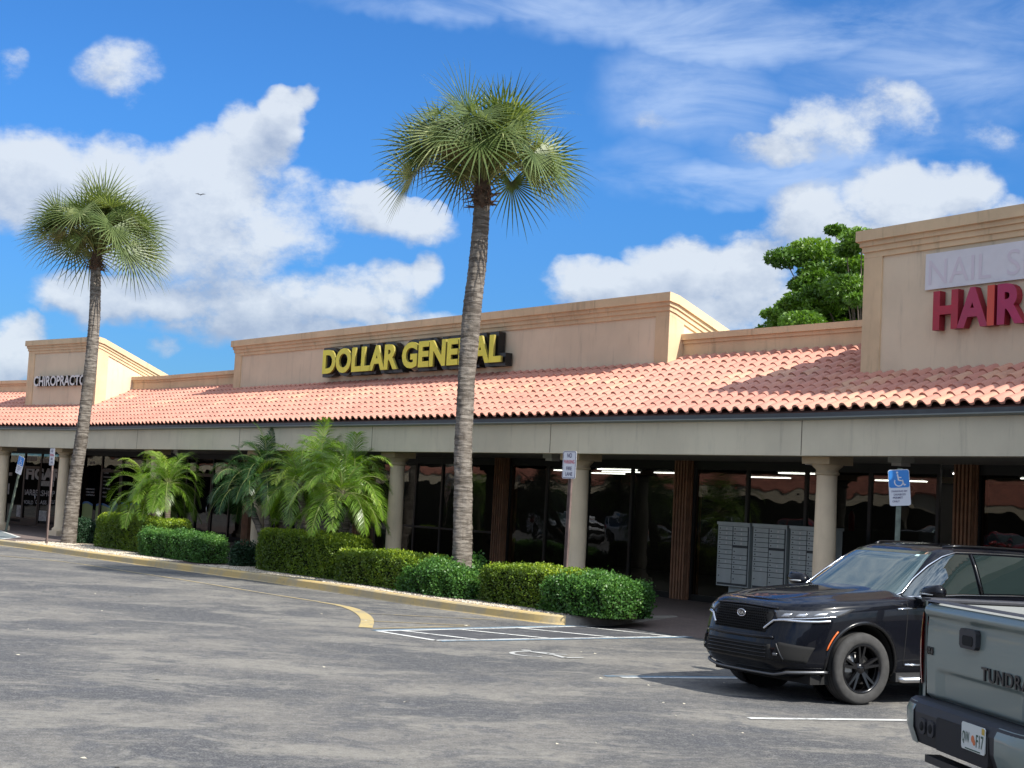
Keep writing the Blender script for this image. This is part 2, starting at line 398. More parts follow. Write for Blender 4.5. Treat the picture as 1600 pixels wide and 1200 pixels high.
# clay barrel tiles, rows stepped one over the other
def tile_roof():
    V = []; Fc = []; RN = []
    ROW = .335; NR = 10; PIT = .25; NS = 10; cs, sn = math.cos(SL), math.sin(SL)
    ph = np.linspace(0, 1, NS+1)
    def wave(p): # barrel 62% of the width, shallow pan for the rest
        p = p % 1.0
        return np.where(p < .62, .062*np.sqrt(np.maximum(0, 1-((p-.31)/.31)**2)), -.010*np.sin((p-.62)/.38*np.pi))
    runs = [(0,-14.0,.6), (1,-29.9,.4), (2,-.4,13.0)]
    for k, sa, sb in runs:
        o, e, n = SEG[k]; nt = int((sb-sa)/PIT)
        loss = []
        S = sa+(np.arange(nt*NS+1))*PIT/NS
        Wv = wave(np.arange(nt*NS+1)/NS)
        # limits along s at each depth, from the mitre joints
        def lim(t):
            lo, hi = -1e9, 1e9
            if k == 0: hi = (mitre(0,1,V1,t)-o).dot(e)
            if k == 1: lo = (mitre(0,1,V1,t)-o).dot(e); hi = (mitre(1,2,V2,t)-o).dot(e)
            if k == 2: lo = (mitre(1,2,V2,t)-o).dot(e)
            return lo, hi
        for r_ in range(NR):
            d0, d1 = r_*ROW, (r_+1)*ROW+.05
            base = len(V)
            jit = np.repeat(rng.normal(0, .003, nt+1), NS)[:len(S)]
            for lvl, (d, lift) in enumerate(((d0+.004,-.022+.026),(d0,.034),(d0+.5*(d1-d0),.020),(d1,.002))):
                t = .11-d*cs; h0 = HE+d*sn
                lo, hi = lim(t); s_ = np.clip(S, lo, hi)
                hh = Wv*(1 if lvl else 1.0)+lift+jit
                # normal offset
                for i in range(len(S)):
                    p = o+e*float(s_[i])+n*(t+float(hh[i])*sn); V.append((p.x,p.y,h0+float(hh[i])*cs))
            L = len(S)
            tr = rng.random(nt); tr2 = np.clip(tr*.55+.45*rng.random()+ .0, 0, 1)
            for lv in range(3):
                for i in range(L-1):
                    if abs(s_[i+1]-s_[i]) < 1e-5 and (S[i] < lo or S[i] > hi): continue
                    a = base+lv*L+i; Fc.append((a, a+1, a+1+L, a+L)); RN.append(tr2[min(i//NS, nt-1)])
    return V, Fc, RN
V, Fc, RN = tile_roof()
o = npmesh('tile_roof', V, Fc, TILE, rnd=RN, smooth=False); attach(o, plaza)
b = MB(); sweep(b, [(.07,HE-.015),(-2.9,HE-.045+2.97*math.tan(SL)),(-2.9,HE-.10+2.97*math.tan(SL)),(.07,HE-.06)]); part(b, 'roof_deck', mat('roof_felt', (.10,.05,.04), .9))

# low parapet with stepped coping
b = MB()
sweep(b, [(TOPT,4.3),(TOPT,5.0),(TOPT-.3,5.0),(TOPT-.3,4.3)])
b2 = MB()
sweep(b2, [(TOPT+.10,5.17),(TOPT+.10,5.285),(TOPT-.35,5.285),(TOPT-.35,5.17)])
sweep(b2, [(TOPT+.055,5.10),(TOPT+.055,5.168),(TOPT-.32,5.168),(TOPT-.32,5.10)])
sweep(b2, [(TOPT+.03,4.66),(TOPT+.03,5.098),(TOPT-.31,5.098),(TOPT-.31,4.66)])
part(b, 'parapet_wall', PANEL); part(b2, 'parapet_coping', TRIM)
# flat roof and rear body of the building
b = MB(); sweep(b, [(-3.1,4.5),(-3.1,4.6),(-22,4.6),(-22,4.5)]); part(b, 'flat_roof', mat('roof_gravel', (.3,.29,.27), .9, vary=.15))
b = MB(); sweep(b, [(-21.7,.15),(-21.7,5.0),(-22,5.0),(-22,.15)]); part(b, 'rear_wall', PANEL)

# towers: solid false fronts with stepped cornices and return walls that slope down behind
def tower(k, s0, s1, tf, top, dep=3.1, slope=math.tan(R(20.5))):
    tw = MB()
    def slab(mb, sa, sb, ta, tb, lo, hi):  # lo/hi measured below the top; follows the slope behind the front
        def H(t, d): return top-d-max(0, tf-t)*slope
        mb.hexa([P(k,sa,tb,H(tb,lo)),P(k,sb,tb,H(tb,lo)),P(k,sb,ta,H(ta,lo)),P(k,sa,ta,H(ta,lo)),
                 P(k,sa,tb,H(tb,hi)),P(k,sb,tb,H(tb,hi)),P(k,sb,ta,H(ta,hi)),P(k,sa,ta,H(ta,hi))])
    body = MB(); body.hexa([P(k,s0,tf-dep,3.2),P(k,s1,tf-dep,3.2),P(k,s1,tf,3.2),P(k,s0,tf,3.2),
        P(k,s0,tf-dep,top-.05-dep*slope),P(k,s1,tf-dep,top-.05-dep*slope),P(k,s1,tf,top-.05),P(k,s0,tf,top-.05)])
    tr = MB()
    for pr, lo, hi in ((.13,.17,0),(.085,.25,.172),(.055,.34,.252),(.03,.43,.342)):
        slab(tr, s0-pr, s1+pr, tf+pr, tf-.12, lo, hi)              # front band
        slab(tr, s0-pr, s0+.2, tf-.12, tf-dep, lo, hi); slab(tr, s1-.2, s1+pr, tf-.12, tf-dep, lo, hi)
    W_ = .36
    for a, b_ in ((s0-.028, s0+W_), (s1-W_, s1+.028)):
        stbox(tr, k, a, b_, tf-.04 if False else tf-W_, tf+.028, 3.3, top-.432)
    part(body, 'tower_wall', PANEL); part(tr, 'tower_cornice', TRIM)
tower(0, -5.45, -1.28, -1.49, 6.43)
tower(1, -23.62, -5.72, -2.46, 6.05)
tower(2, -.18, 9.6, -1.36, 6.45)

# round columns
def column(k, s):
    c = P(k, s, -.5, 0)
    b = MB(); b.lathe([(.165,.15),(.165,.15),(.172,1.2),(.155,2.5),(.155,2.56)], 28, (c.x,c.y,0))
    shaft = part(b, 'column', COLM)
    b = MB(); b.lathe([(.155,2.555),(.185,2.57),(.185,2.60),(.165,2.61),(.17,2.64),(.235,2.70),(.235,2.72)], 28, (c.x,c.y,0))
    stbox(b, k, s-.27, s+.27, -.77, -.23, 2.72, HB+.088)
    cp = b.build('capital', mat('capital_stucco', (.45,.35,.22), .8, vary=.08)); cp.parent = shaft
    b = MB(); stbox(b, k, s-.24, s+.24, -.74, -.26, .15, .30); b.lathe([(.23,.30),(.23,.36),(.19,.40),(.172,.42)], 28, (c.x,c.y,0))
    cp = b.build('base', COLM); cp.parent = shaft
for k, s in ((1,0.05),(1,-5.8),(1,-11.9),(1,-18.0),(1,-24.1),(0,-1.15),(0,-4.8),(2,6.0),(2,12)): column(k, s)

# ribbed brown piers between shopfronts, glass bays with dark frames
TG = -4.05
def pier(k, s, w_=.40):
    b = MB(); stbox(b, k, s-w_/2, s+w_/2, TG-.25, TG+.12, .15, HB+.088)
    for i in range(5):
        a = s-w_/2+.012+i*(w_-.024)/4.5
        stbox(b, k, a, a+.042, TG+.12, TG+.165, .16, HB+.087)
    for i in range(3): stbox(b, k, s+w_/2, s+w_/2+.03, TG-.2+i*.11, TG-.155+i*.11, .16, HB+.087)
    part(b, 'pier', RIB)
piers = {1: [-6.72,-12.8,-18.95,-25.2], 2: [-.35,5.8], 0: [-6.05,-12.2]}
for k, l in piers.items():
    for s in l: pier(k, s)
HG = HB-.02   # glass head
wid = 0
def shopfront(k, s0, s1, splits, door=None, rail=None):
    """one framed shopfront bay; each bay is a window with frame and pane"""
    f = MB(); t0, t1 = TG-.03, TG+.03
    stbox(f, k, s0, s1, t0, t1, .15, .27); stbox(f, k, s0, s1, t0, t1, HG-.06, HB+.10)
    xs = [s0]+splits+[s1]
    for i, s in enumerate(xs):
        a, c = (s, s+.06) if i == 0 else ((s-.06, s) if i == len(xs)-1 else (s-.035, s+.035))
        stbox(f, k, a, c, t0-.002, t1+.002, .27, HG-.06)
    if rail:
        for i in range(len(xs)-1):
            if rail[i]:
                for hh in (rail[i] if isinstance(rail[i], tuple) else (rail[i],)): stbox(f, k, xs[i]+.03, xs[i+1]-.03, t0+.004, t1-.004, hh, hh+.05)
    fo = part(f, 'shop_window', FRM)
    g = MB()
    for i in range(len(xs)-1):
        a, c = xs[i]+.03, xs[i+1]-.03
        tl = random.uniform(-.004, .004)
        g.add([P(k,a,TG+tl,.27),P(k,c,TG-tl,.27),P(k,c,TG-tl,HG-.06),P(k,a,TG+tl,HG-.06)], [(0,1,2,3)])
    go = g.build('pane', GLASS); go.parent = fo
    if door:
        for dsi in door:
            d = MB(); a, c = xs[dsi], xs[dsi+1]
            for q in ((a+.04,a+.10),(c-.10,c-.04)): stbox(d, k, q[0], q[1], TG-.01, TG+.045, .2, 2.3)
            stbox(d, k, a+.10, c-.10, TG-.01, TG+.045, 2.2, 2.3); stbox(d, k, a+.10, c-.10, TG-.01, TG+.045, .2, .42)
            dd = part(d, 'door', FRM)
            hnd = MB(); pz = [P(k,c-.13,TG+.05,1.02),P(k,c-.13,TG+.11,1.06),P(k,c-.13,TG+.11,1.32),P(k,c-.13,TG+.05,1.36)]
            hnd.tube(pz, .012, 8); h = hnd.build('handle', mat('steel', (.6,.6,.6), .25, metal=1)); h.parent = dd
def bay(k, a, c, n=4, **kw): shopfront(k, a, c, [a+(c-a)*i/n for i in range(1, n)], **kw)
bay(1, -6.52+.02, -.55, 4)
bay(1, -12.6, -6.92, 4)
bay(1, -18.75, -13.0, 5, rail=[1.15]*5)
bay(1, -25.0, -19.15, 5, rail=[1.0]*5, door=[2])
bay(1, -30.1, -25.4, 4, rail=[0,.0,0,0], door=[1])
bay(2, -.15, 5.6, 4, door=[1,2], rail=[0,2.3,2.3,0])
bay(2, 6.0, 12, 4)
bay(0, -5.85, .35, 5, door=[1])
bay(0, -12.0, -6.25, 5, door=[2])
# shop interior: back wall, floor, partition walls
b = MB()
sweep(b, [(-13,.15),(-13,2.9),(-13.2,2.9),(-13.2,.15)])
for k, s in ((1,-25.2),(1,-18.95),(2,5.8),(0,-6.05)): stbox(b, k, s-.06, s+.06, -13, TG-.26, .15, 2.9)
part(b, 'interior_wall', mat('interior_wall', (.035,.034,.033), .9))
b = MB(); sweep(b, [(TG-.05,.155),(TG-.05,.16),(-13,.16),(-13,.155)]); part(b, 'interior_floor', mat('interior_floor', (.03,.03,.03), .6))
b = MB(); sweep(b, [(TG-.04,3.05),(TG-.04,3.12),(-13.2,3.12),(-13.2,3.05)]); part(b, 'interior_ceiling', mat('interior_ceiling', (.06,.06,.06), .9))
# strip lights inside the store
LAMP = mat('lamp_tube', (1,.97,.9), emit=5.5)
LB = mat('lamp_body', (.7,.7,.7), .5)
first = None; cnt = 0
b = MB(); b.box(-.75,.75,-.09,.09,.0,.05); tb = MB()
for y in (-.045,.045): tb.tube([(-.72,y,-.025),(.72,y,-.025)], .014, 6)
lm = empty('strip_light', (0,0,0)); b.build('housing', LB, lm); tb.build('tube', LAMP, lm)
tag(lm, 'white fluorescent strip light under the dark shop ceiling behind the glass', 'ceiling light', 'strip lights inside the store')
spots = []
for s in (-18.0,-15.9,-13.8,-11.7,-9.6,-7.5,-5.4,-3.3,-1.2,1.0):
    for t in (-5.2,-6.8,-8.4,-10.0,-11.6): spots.append((s,t))
random.shuffle(spots); spots = spots[:20]
for i, (s, t) in enumerate(spots):
    if i == 0: r_ = lm
    else:
        r_ = lm.copy(); COL.objects.link(r_)
        for ch in list(lm.children): c = ch.copy(); COL.objects.link(c); c.parent = r_
    r_.location = P(1, s+.4*math.sin(t*3), t, 2.90); r_.rotation_euler = (0,0,math.atan2(E1.y,E1.x))

# ------------------------------------------------------------------ wall signs
RED = mat('sign_red', (.36,.010,.030), .35, vary=.12); REDS = mat('sign_red_side', (.22,.008,.02), .45)
def letters(k, name, label, cat, txt, s, t, h, w_, hh, depth, off, fm, sm_, back=None, colors=None, boff=.07):
    th = empty(name, P(k, s, t, h), 0, label, cat)
    full, _ = text_mesh(txt, 1.0, 0, off); x0 = min(v[0] for v in full); x1 = max(v[0] for v in full); y0 = min(v[1] for v in full); y1 = max(v[1] for v in full)
    # place each letter by measuring the text up to it
    sc_x, sc_y = w_/(x1-x0), hh/(y1-y0)
    fc = MB()
    for i, ch in enumerate(txt):
        if ch == ' ': continue
        pre, _ = text_mesh(txt[:i+1], 1.0, 0, off); xr = max(v[0] for v in pre)
        me, fs = text_mesh(ch, 1.0, 1.0, off); cr = max(v[0] for v in me)
        vs = [((v[0]+xr-cr-x0)*sc_x, (v[1]-y0)*sc_y, v[2]*depth) for v in me]
        mb = MB()
        V3 = [P(k, s+v[0], t+v[2], h+v[1]) for v in vs]
        mb.v = [tuple(v) for v in V3]
        for f in fs:
            nrm = sum(vs[j][2] for j in f)/len(f); flat = all(abs(vs[j][2]-depth) < 1e-4 for j in f)
            mb.f.append(f); mb.mi.append(0 if flat else 1); mb.sm.append(False); mb.rnd.append(0)
        fmm = colors[i] if colors else fm
        attach(mb.build('letter', [fmm, sm_]), th)
    if back:
        vs, fs = text_mesh(txt, 1.0, 1.0, off+boff)
        mb = MB(); mb.add([P(k, s+(v[0]-x0)*sc_x-.03, t-.22+v[2]*.18, h+(v[1]-y0)*sc_y) for v in vs], fs)
        attach(mb.build('backing', back), th)
    return th
YEL = mat('sign_yellow', (.72,.66,.05), .35, vary=.06); BLK = mat('sign_black', (.010,.010,.010), .35)
letters(1, 'wall_sign', 'yellow block letters DOLLAR GENERAL on black backing above the tile roof', 'sign', 'DOLLAR GENERAL', -18.22, -2.20, 4.89, 7.58, .62, .05, .04, YEL, mat('sign_yellow_side', (.3,.25,.05), .5), BLK, boff=.092)
WHT = mat('sign_white', (.62,.62,.60), .4)
letters(0, 'wall_sign', 'white block letters CHIROPRACTOR on the left tower', 'sign', 'CHIROPRACTOR', -4.85, -1.46, 4.89, 3.45, .34, .10, .025, WHT, BLK)
RC = [RED, mat('sign_red_pink', (.34,.02,.07), .35, vary=.1), mat('sign_red_orange', (.55,.06,.03), .35), mat('sign_red_mag', (.36,.015,.08), .35, vary=.1)]
letters(2, 'wall_sign', 'red raised letters HAIR on the right tower', 'sign', 'HAIR', 1.36, -1.33, 4.76, 1.66, .585, .12, .04, RED, REDS, colors=RC)
b = MB(); stbox(b, 2, 1.09, 3.75, -1.33, -1.318, 5.40, 5.945)
bn = b.build('banner', mat('banner_vinyl', (.64,.63,.65), .6, vary=.04), origin=P(2,1.09,-1.33,5.4), label='faded white banner reading NAIL SPA above the red HAIR letters', cat='banner')
for tx, s_, w_ in (('NAIL', 1.16, 1.18), ('SPA', 2.62, .95)):
    b = MB(); sttext(b, 2, tx, s_, -1.314, 5.47, w_, .37, 0, .0)
    attach(b.build('faded_lettering', mat('faded_pink', (.61,.555,.60), .7)), bn)

# lettering on the barber shop and clinic glass (seen between the posts at the left)
VIN = mat('white_vinyl', (.36,.36,.36), .6)
def decal(k, txt, pa, pb, name, label, mt=VIN, off=.01, t=TG+.006):
    """pa lower-left, pb upper-right photo points on the glass"""
    s0, h0 = onp(k, pa[0], pa[1], t); s1, _ = onp(k, pb[0], pb[1], t); _, h1 = onp(k, pa[0], pb[1], t)
    b = MB(); sttext(b, k, txt, s0, t, h0, s1-s0, max(.03, h1-h0), 0, off)
    return part(b, name, mt)
decal(0, 'FIGARO', (40,749), (112,730), 'window_lettering', '', off=.05)
decal(0, 'BARBERSHOP', (36,773), (86,764), 'window_lettering', '', off=.01)
decal(0, '&', (90,773), (96,765), 'window_lettering', '', off=.01)
decal(0, 'WORLD', (35,787), (52,781), 'window_lettering', '', off=.01)
decal(0, 'CLASS', (55,787), (73,781), 'window_lettering', '', off=.01)
decal(0, 'CUTS', (76,787), (92,781), 'window_lettering', '', off=.01)
for (x0,y0,x1,y1) in ((61,751,84,759),(62,716,80,723),(42,713,57,720),(25,789,33,807),(12,738,19,743),(56,797,72,813),(10,755,14,772)):
    b = MB(); s0, h0 = onp(0, x0, y1, TG+.004); s1, _ = onp(0, x1, y1, TG+.004); _, h1 = onp(0, x0, y0, TG+.004)
    b.add([P(0,s0,TG+.004,h0),P(0,s1,TG+.004,h0),P(0,s1,TG+.004,h1),P(0,s0,TG+.004,h1)], [(0,1,2,3)])
    part(b, 'window_sticker', mat('sticker_grey', (.30,.30,.29), .6, vary=.4, vscale=9))
for i, wdt in enumerate((12,9,14,6,13,14,8,8)):
    y = 734+i*6.1; x = 161-i*.4
    b = MB(); s0, h0 = onp(0, x, y, TG+.006); s1, _ = onp(0, x+wdt, y, TG+.006); sttext(b, 0, ('NECK PAIN','BACK PAIN','HEADACHES','SCIATICA','AUTO INJURY','SPORT INJURY','THERAPY','MASSAGE')[i], s0, TG+.006, h0, s1-s0, .055, 0, .02); part(b, 'window_lettering', VIN)
for i in range(3):
    b = MB(); s0, h0 = onp(0, 134, 765+i*4.6, TG+.006); s1, _ = onp(0, 148, 765, TG+.006); sttext(b, 0, ('CHIROPRACTIC','WELLNESS','OPEN'+' '*1)[i], s0, TG+.006, h0, s1-s0, .05, 0, .02); part(b, 'window_lettering', VIN)
b = MB(); s0, h0 = onp(0, 140, 725, TG+.006); sttext(b, 0, '18858', s0, TG+.006, h0, .34, .09, 0, .02)
part(b, 'window_lettering', VIN)
# green and blue wave film on the lower panes
GRN = mat('film_green', (.22,.30,.10), .5); BLU = mat('film_blue', (.02,.12,.30), .5)
g = MB(); bl = MB()
for (xa, xb, yt) in ((129,145,788),(150,172,791),(186,199,790),(203,221,790),(176,184,789)):
    g = MB(); bl = MB(); s0, h0 = onp(0, xa, yt, TG+.005); s1, _ = onp(0, xb, yt, TG+.005); N_ = 10
    top = [h0+.05*math.sin(i/N_*4) for i in range(N_+1)]
    for i in range(N_):
        sa, sb = s0+(s1-s0)*i/N_, s0+(s1-s0)*(i+1)/N_
        (g if xb != 184 else bl).add([P(0,sa,TG+.005,.3),P(0,sb,TG+.005,.3),P(0,sb,TG+.005,top[i+1]),P(0,sa,TG+.005,top[i])], [(0,1,2,3)])
        bl.add([P(0,sa,TG+.005,top[i]+.004),P(0,sb,TG+.005,top[i+1]+.004),P(0,sb,TG+.005,top[i+1]+.07),P(0,sa,TG+.005,top[i]+.07)], [(0,1,2,3)])
    if g.f: part(g, 'window_film', GRN)
    part(bl, 'window_film', BLU)
# suite number beside the right door
b = MB(); s0, h0 = onp(2, 1419, 768, TG+.006); sttext(b, 2, '50', s0-.12, TG+.006, h0-.02, .26, .15, 0, .02); part(b, 'suite_number', VIN)
# small ceiling fixtures under the arcade
for k, s, t in ((1,-25.9,-2.0),(1,-13.9,-1.6),(1,-8.0,-1.6),(2,.55,-1.5),(1,-1.2,-1.6)):
    b = MB(); stbox(b, k, s-.14, s+.14, t-.14, t+.14, HB-.02, HB+.088); stbox(b, k, s-.10, s+.10, t-.10, t+.10, HB-.07, HB-.022, 1)
    b.build('soffit_lamp', [mat('lamp_box', (.42,.42,.38), .6), mat('lens', (.5,.5,.48), .4)], origin=P(k,s,t,HB), label='small square lamp under the arcade ceiling', cat='lamp', group='square lamps under the arcade ceiling')
# ------------------------------------------------------------------ ground
def asphalt():
    mt = bpy.data.materials.new('asphalt'); mt.use_nodes = True; t = NT(mt.node_tree); b = t.n['Principled BSDF']
    g = t.new('ShaderNodeNewGeometry').outputs['Position']
    gw = t.vec('ADD', g, t.vec('MULTIPLY', t.vec('SUBTRACT', t.noise(g, .5, 3, .6, out=1), (.5,.5,.5)), (1.6,1.6,0)))
    big = t.noise(gw, .30, 7, .68); str_ = t.noise(t.vec('MULTIPLY', gw, (.5,1.0,1)), .8, 9, .74, .15); mid = t.noise(gw, 1.9, 8, .72); med = t.noise(g, 11, 6, .75)
    fine = t.noise(g, 55, 4, .75); grit = t.noise(g, 210, 2, .8)
    c = t.mix(t.smooth(big, .41, .59), (.050,.052,.056), (.170,.158,.136))
    c = t.mix(t.math('MULTIPLY', t.smooth(str_, .49, .60), .8), c, (.245,.228,.190))
    c = t.mix(t.math('MULTIPLY', t.smooth(mid, .52, .61), .65), c, (.050,.054,.064))
    # scuff arcs left by tyres
    rg = t.new('ShaderNodeTexWave', wave_type='RINGS', rings_direction='Z', ins={'Vector': t.vec('SUBTRACT', gw, (6,2,0)), 'Scale': .42, 'Distortion': 6.0, 'Detail': 3.0, 'Detail Scale': .7})
    c = t.mix(t.math('MULTIPLY', t.math('MULTIPLY', t.smooth(rg.outputs['Fac'], .80, .97), t.smooth(t.noise(g, .55, 2, .5), .48, .6)), .5), c, (.062,.062,.066))
    c = t.mix(t.math('MULTIPLY', t.smooth(med, .49, .63), .38), c, (.30,.29,.265)); c = t.mix(t.math('MULTIPLY', t.smooth(med, .49, .38), .42), c, (.06,.063,.07))
    c = t.mix(t.math('MULTIPLY', t.smooth(fine, .48, .62), .45), c, (.36,.35,.33))
    c = t.mix(t.math('MULTIPLY', t.smooth(grit, .38, .58, 1, 0), .55), c, (.05,.05,.055))
    t.l.new(c, b.inputs['Base Color']); b.inputs['Roughness'].default_value = .85; b.inputs['Specular IOR Level'].default_value = .3
    h = t.math('ADD', fine, t.math('MULTIPLY', grit, .7))
    bp = t.new('ShaderNodeBump', ins={'Height': h, 'Strength': .5, 'Distance': .006}); t.l.new(bp.outputs[0], b.inputs['Normal'])
    return mt
ASPH = asphalt()
b = MB(); b.add([(-600,-600,0),(600,-600,0),(600,600,0),(-600,600,0)], [(0,1,2,3)]); b.build('parking_lot', ASPH, kind='structure')

def pavers():
    mt = bpy.data.materials.new('pavers'); mt.use_nodes = True; t = NT(mt.node_tree); b = t.n['Principled BSDF']
    g = t.new('ShaderNodeNewGeometry').outputs['Position']
    rot = t.new('ShaderNodeVectorRotate', rotation_type='Z_AXIS', ins={'Vector': g, 'Angle': R(52.9)})
    br = t.new('ShaderNodeTexBrick', ins={'Vector': rot.outputs[0], 'Color1': (.135,.10,.088,1), 'Color2': (.17,.125,.108,1), 'Mortar': (.09,.08,.07,1), 'Scale': 5.0, 'Mortar Size': .012})
    c = t.mix(t.math('MULTIPLY', t.smooth(t.noise(g, 2, 5, .6), .45, .7), .4), br.outputs[0], (.11,.09,.08))
    t.l.new(c, b.inputs['Base Color']); b.inputs['Roughness'].default_value = .85; return mt
PAV = pavers()
# kerb line in (s,t) of the main run
KL = [(-46,9.5),(-38,6.2),(-32,4.1),(-28,3.25),(-24.5,2.85),(-20,2.68),(-16.5,2.42),(-13,2.14),(-10,2.1),(-7.6,2.2),(-5.8,2.17),(-4.3,2.07),(-3.6,1.96),(-3.22,1.72),(-3.08,1.35),(-3.05,.4),(-3.05,-.5)]
def cr(pts, n=6):
    out = []
    for i in range(len(pts)-1):
        p0 = pts[max(i-1,0)]; p1 = pts[i]; p2 = pts[i+1]; p3 = pts[min(i+2,len(pts)-1)]
        for j in range(n):
            u = j/n; out.append(tuple(.5*((2*b_)+(-a_+c_)*u+(2*a_-5*b_+4*c_-d_)*u*u+(-a_+3*b_-3*c_+d_)*u**3) for a_, b_, c_, d_ in zip(p0,p1,p2,p3)))
    out.append(tuple(pts[-1])); return out
K = [P(1,s,t) for s, t in cr(KL)]
def offs(pts, d):
    o_ = []
    for i, p in enumerate(pts):
        a = pts[max(i-1,0)]; c = pts[min(i+1,len(pts)-1)]; dr = (c-a).normalized(); nn = Vector((dr.y,-dr.x,0)); o_.append(p+nn*d)
    return o_
KI = offs(K, -.16)
if (KI[20]-P(1,-20,0)).length > (K[20]-P(1,-20,0)).length: KI = offs(K, .16)
sgn = 1 if (offs(K,.1)[30]-P(1,-10,-3)).length > (K[30]-P(1,-10,-3)).length else -1
def strip(mb, A, B, za, zb, mi=0, sm=False):
    vs = [(p.x,p.y,za) for p in A]+[(p.x,p.y,zb) for p in B]; n = len(A)
    mb.add(vs, [(i,i+1,n+i+1,n+i) for i in range(n-1)], mi, sm)
def kerb_mat():
    mt = bpy.data.materials.new('kerb_paint'); mt.use_nodes = True; t = NT(mt.node_tree); b = t.n['Principled BSDF']
    g = t.new('ShaderNodeNewGeometry').outputs['Position']
    n = t.noise(g, 1.1, 6, .7); n2 = t.noise(g, 9, 5, .7)
    c = t.mix(t.smooth(n, .42, .62), (.58,.42,.17), (.44,.36,.22)); c = t.mix(t.math('MULTIPLY', t.smooth(n2, .55, .72), .7), c, (.30,.26,.19))
    t.l.new(c, b.inputs['Base Color']); b.inputs['Roughness'].default_value = .8; return mt
KM = kerb_mat()
kb = MB(); lay = [(0.012,0.0),(0,.02),(-.015,.125),(-.035,.147),(-.06,.153),(-.15,.153),(-.16,.10)]
for (a, za), (c, zc) in zip(lay[:-1], lay[1:]): strip(kb, offs(K, sgn*a), offs(K, sgn*c), za, zc, 0, False)
for i_, f_ in enumerate(kb.f):
    if st(Vector(kb.v[f_[0]]))[1] < 1.78 and st(Vector(kb.v[f_[0]]))[0] > -5: kb.mi[i_] = 1
kb.build('kerb', [KM, mat('bare_concrete', (.23,.21,.18), .85, vary=.2)], kind='structure')
KI = offs(K, -sgn*.15)
# raised walk: from the shop floors out to the kerb
poly = [(p.x,p.y,.15) for p in KI]
endr = P(1,-3.05,-.5); jv2 = mitre(1,2,V2,-.6); r2 = P(2,16,-.6); bk = path(-13.4)
poly += [(jv2.x,jv2.y,.15),(r2.x,r2.y,.15),(bk[3].x,bk[3].y,.15),(bk[2].x,bk[2].y,.15),(bk[1].x,bk[1].y,.15),(bk[0].x,bk[0].y,.15)]
b = MB(); b.add(poly, [tuple(range(len(poly)))]); b.build('walkway', PAV, kind='structure')
# ramp down to the stalls under the arcade edge
b = MB(); a0_ = P(1,-3.05,-.5,.148); a1_ = P(1,-3.05,.95,.004); j1_ = mitre(1,2,V2,.95); c0 = P(2,16,-.6,.148); c1_ = P(2,16,.95,.004)
b.add([a0_,a1_,(j1_.x,j1_.y,.004),c1_,c0,(jv2.x,jv2.y,.148)], [(0,1,2,5),(5,2,3,4)]); b.build('walkway_ramp', PAV, kind='structure')

# planting beds of pale stones
def soil():
    mt = bpy.data.materials.new('bed_stones'); mt.use_nodes = True; t = NT(mt.node_tree); b = t.n['Principled BSDF']
    g = t.new('ShaderNodeNewGeometry').outputs['Position']
    vo = t.new('ShaderNodeTexVoronoi', ins={'Vector': g, 'Scale': 26.0})
    c = t.mix(t.smooth(t.noise(g, 1.6, 4, .6), .42, .58), (.16,.115,.085), (.42,.36,.27))
    c = t.mix(.5, c, vo.outputs['Color'], 'MULTIPLY'); c = t.mix(t.smooth(t.noise(g, 20, 4, .7), .5, .7), c, (.48,.43,.34))
    t.l.new(c, b.inputs['Base Color']); b.inputs['Roughness'].default_value = .9; return mt
SOIL = soil()
g1 = st(gnd(283,879,.15)); g2 = st(gnd(362,893,.15))
def bedpoly(sa, sb, tin=.55):
    mid = [p for p in offs(K, -sgn*.15) if sa <= st(p)[0] <= sb and st(p)[1] > .9]
    return mid
beds = []
for sa, sb in ((-25.6,-17.0),(-15.7,-3.25)):
    pl = bedpoly(sa, sb); q = [(p.x,p.y,.154) for p in pl]
    q.append(tuple(P(1,sb,.45,.154))); q.append(tuple(P(1,sa,.45,.154)))
    b = MB(); b.add(q, [tuple(range(len(q)))]); b.build('planting_bed', SOIL, kind='structure'); beds.append((sa,sb))
# pebbles
def pebbles():
    V = []; F_ = []; RN = []
    tpl = np.array([(1,0,0),(0,1,0),(-1,0,0),(0,-1,0),(0,0,1)], float)
    Kp = [st(p) for p in KI]; ks = np.array([p[0] for p in Kp if p[1] > 1.3]); kt = np.array([p[1] for p in Kp if p[1] > 1.3])
    n_ = 0
    for sa, sb in beds:
        for _ in range(int((sb-sa)*900)):
            s = rng.uniform(sa, sb); tm = np.interp(s, ks, kt); t = tm-rng.beta(1,1.6)*1.5-.02
            if t < .5: continue
            r_ = rng.uniform(.009,.026); a = rng.uniform(0,6.28); o_ = P(1,float(s),float(t),.155)
            ca, sa_ = math.cos(a), math.sin(a); sc_ = np.array([r_,r_*rng.uniform(.6,1),r_*.7])
            q = tpl*sc_; q = np.stack([q[:,0]*ca-q[:,1]*sa_, q[:,0]*sa_+q[:,1]*ca, q[:,2]], 1)+np.array(o_)
            k = len(V)*1; V.extend(q.tolist()); F_ += [(k,k+1,k+4),(k+1,k+2,k+4),(k+2,k+3,k+4),(k+3,k,k+4)]; RN += [rng.random()]*4
    pm = bpy.data.materials.new('pebble'); pm.use_nodes = True; t = NT(pm.node_tree); b = t.n['Principled BSDF']
    at = t.new('ShaderNodeAttribute', attribute_name='rnd')
    t.l.new(t.ramp(at.outputs['Fac'], [(0,(.20,.15,.11)),(.35,(.42,.35,.26)),(1,(.62,.57,.47))]), b.inputs['Base Color']); b.inputs['Roughness'].default_value = .8
    npmesh('gravel', V, F_, pm, rnd=RN, label='pale gravel spread between hedge and kerb', cat='gravel', kind='stuff')
pebbles()

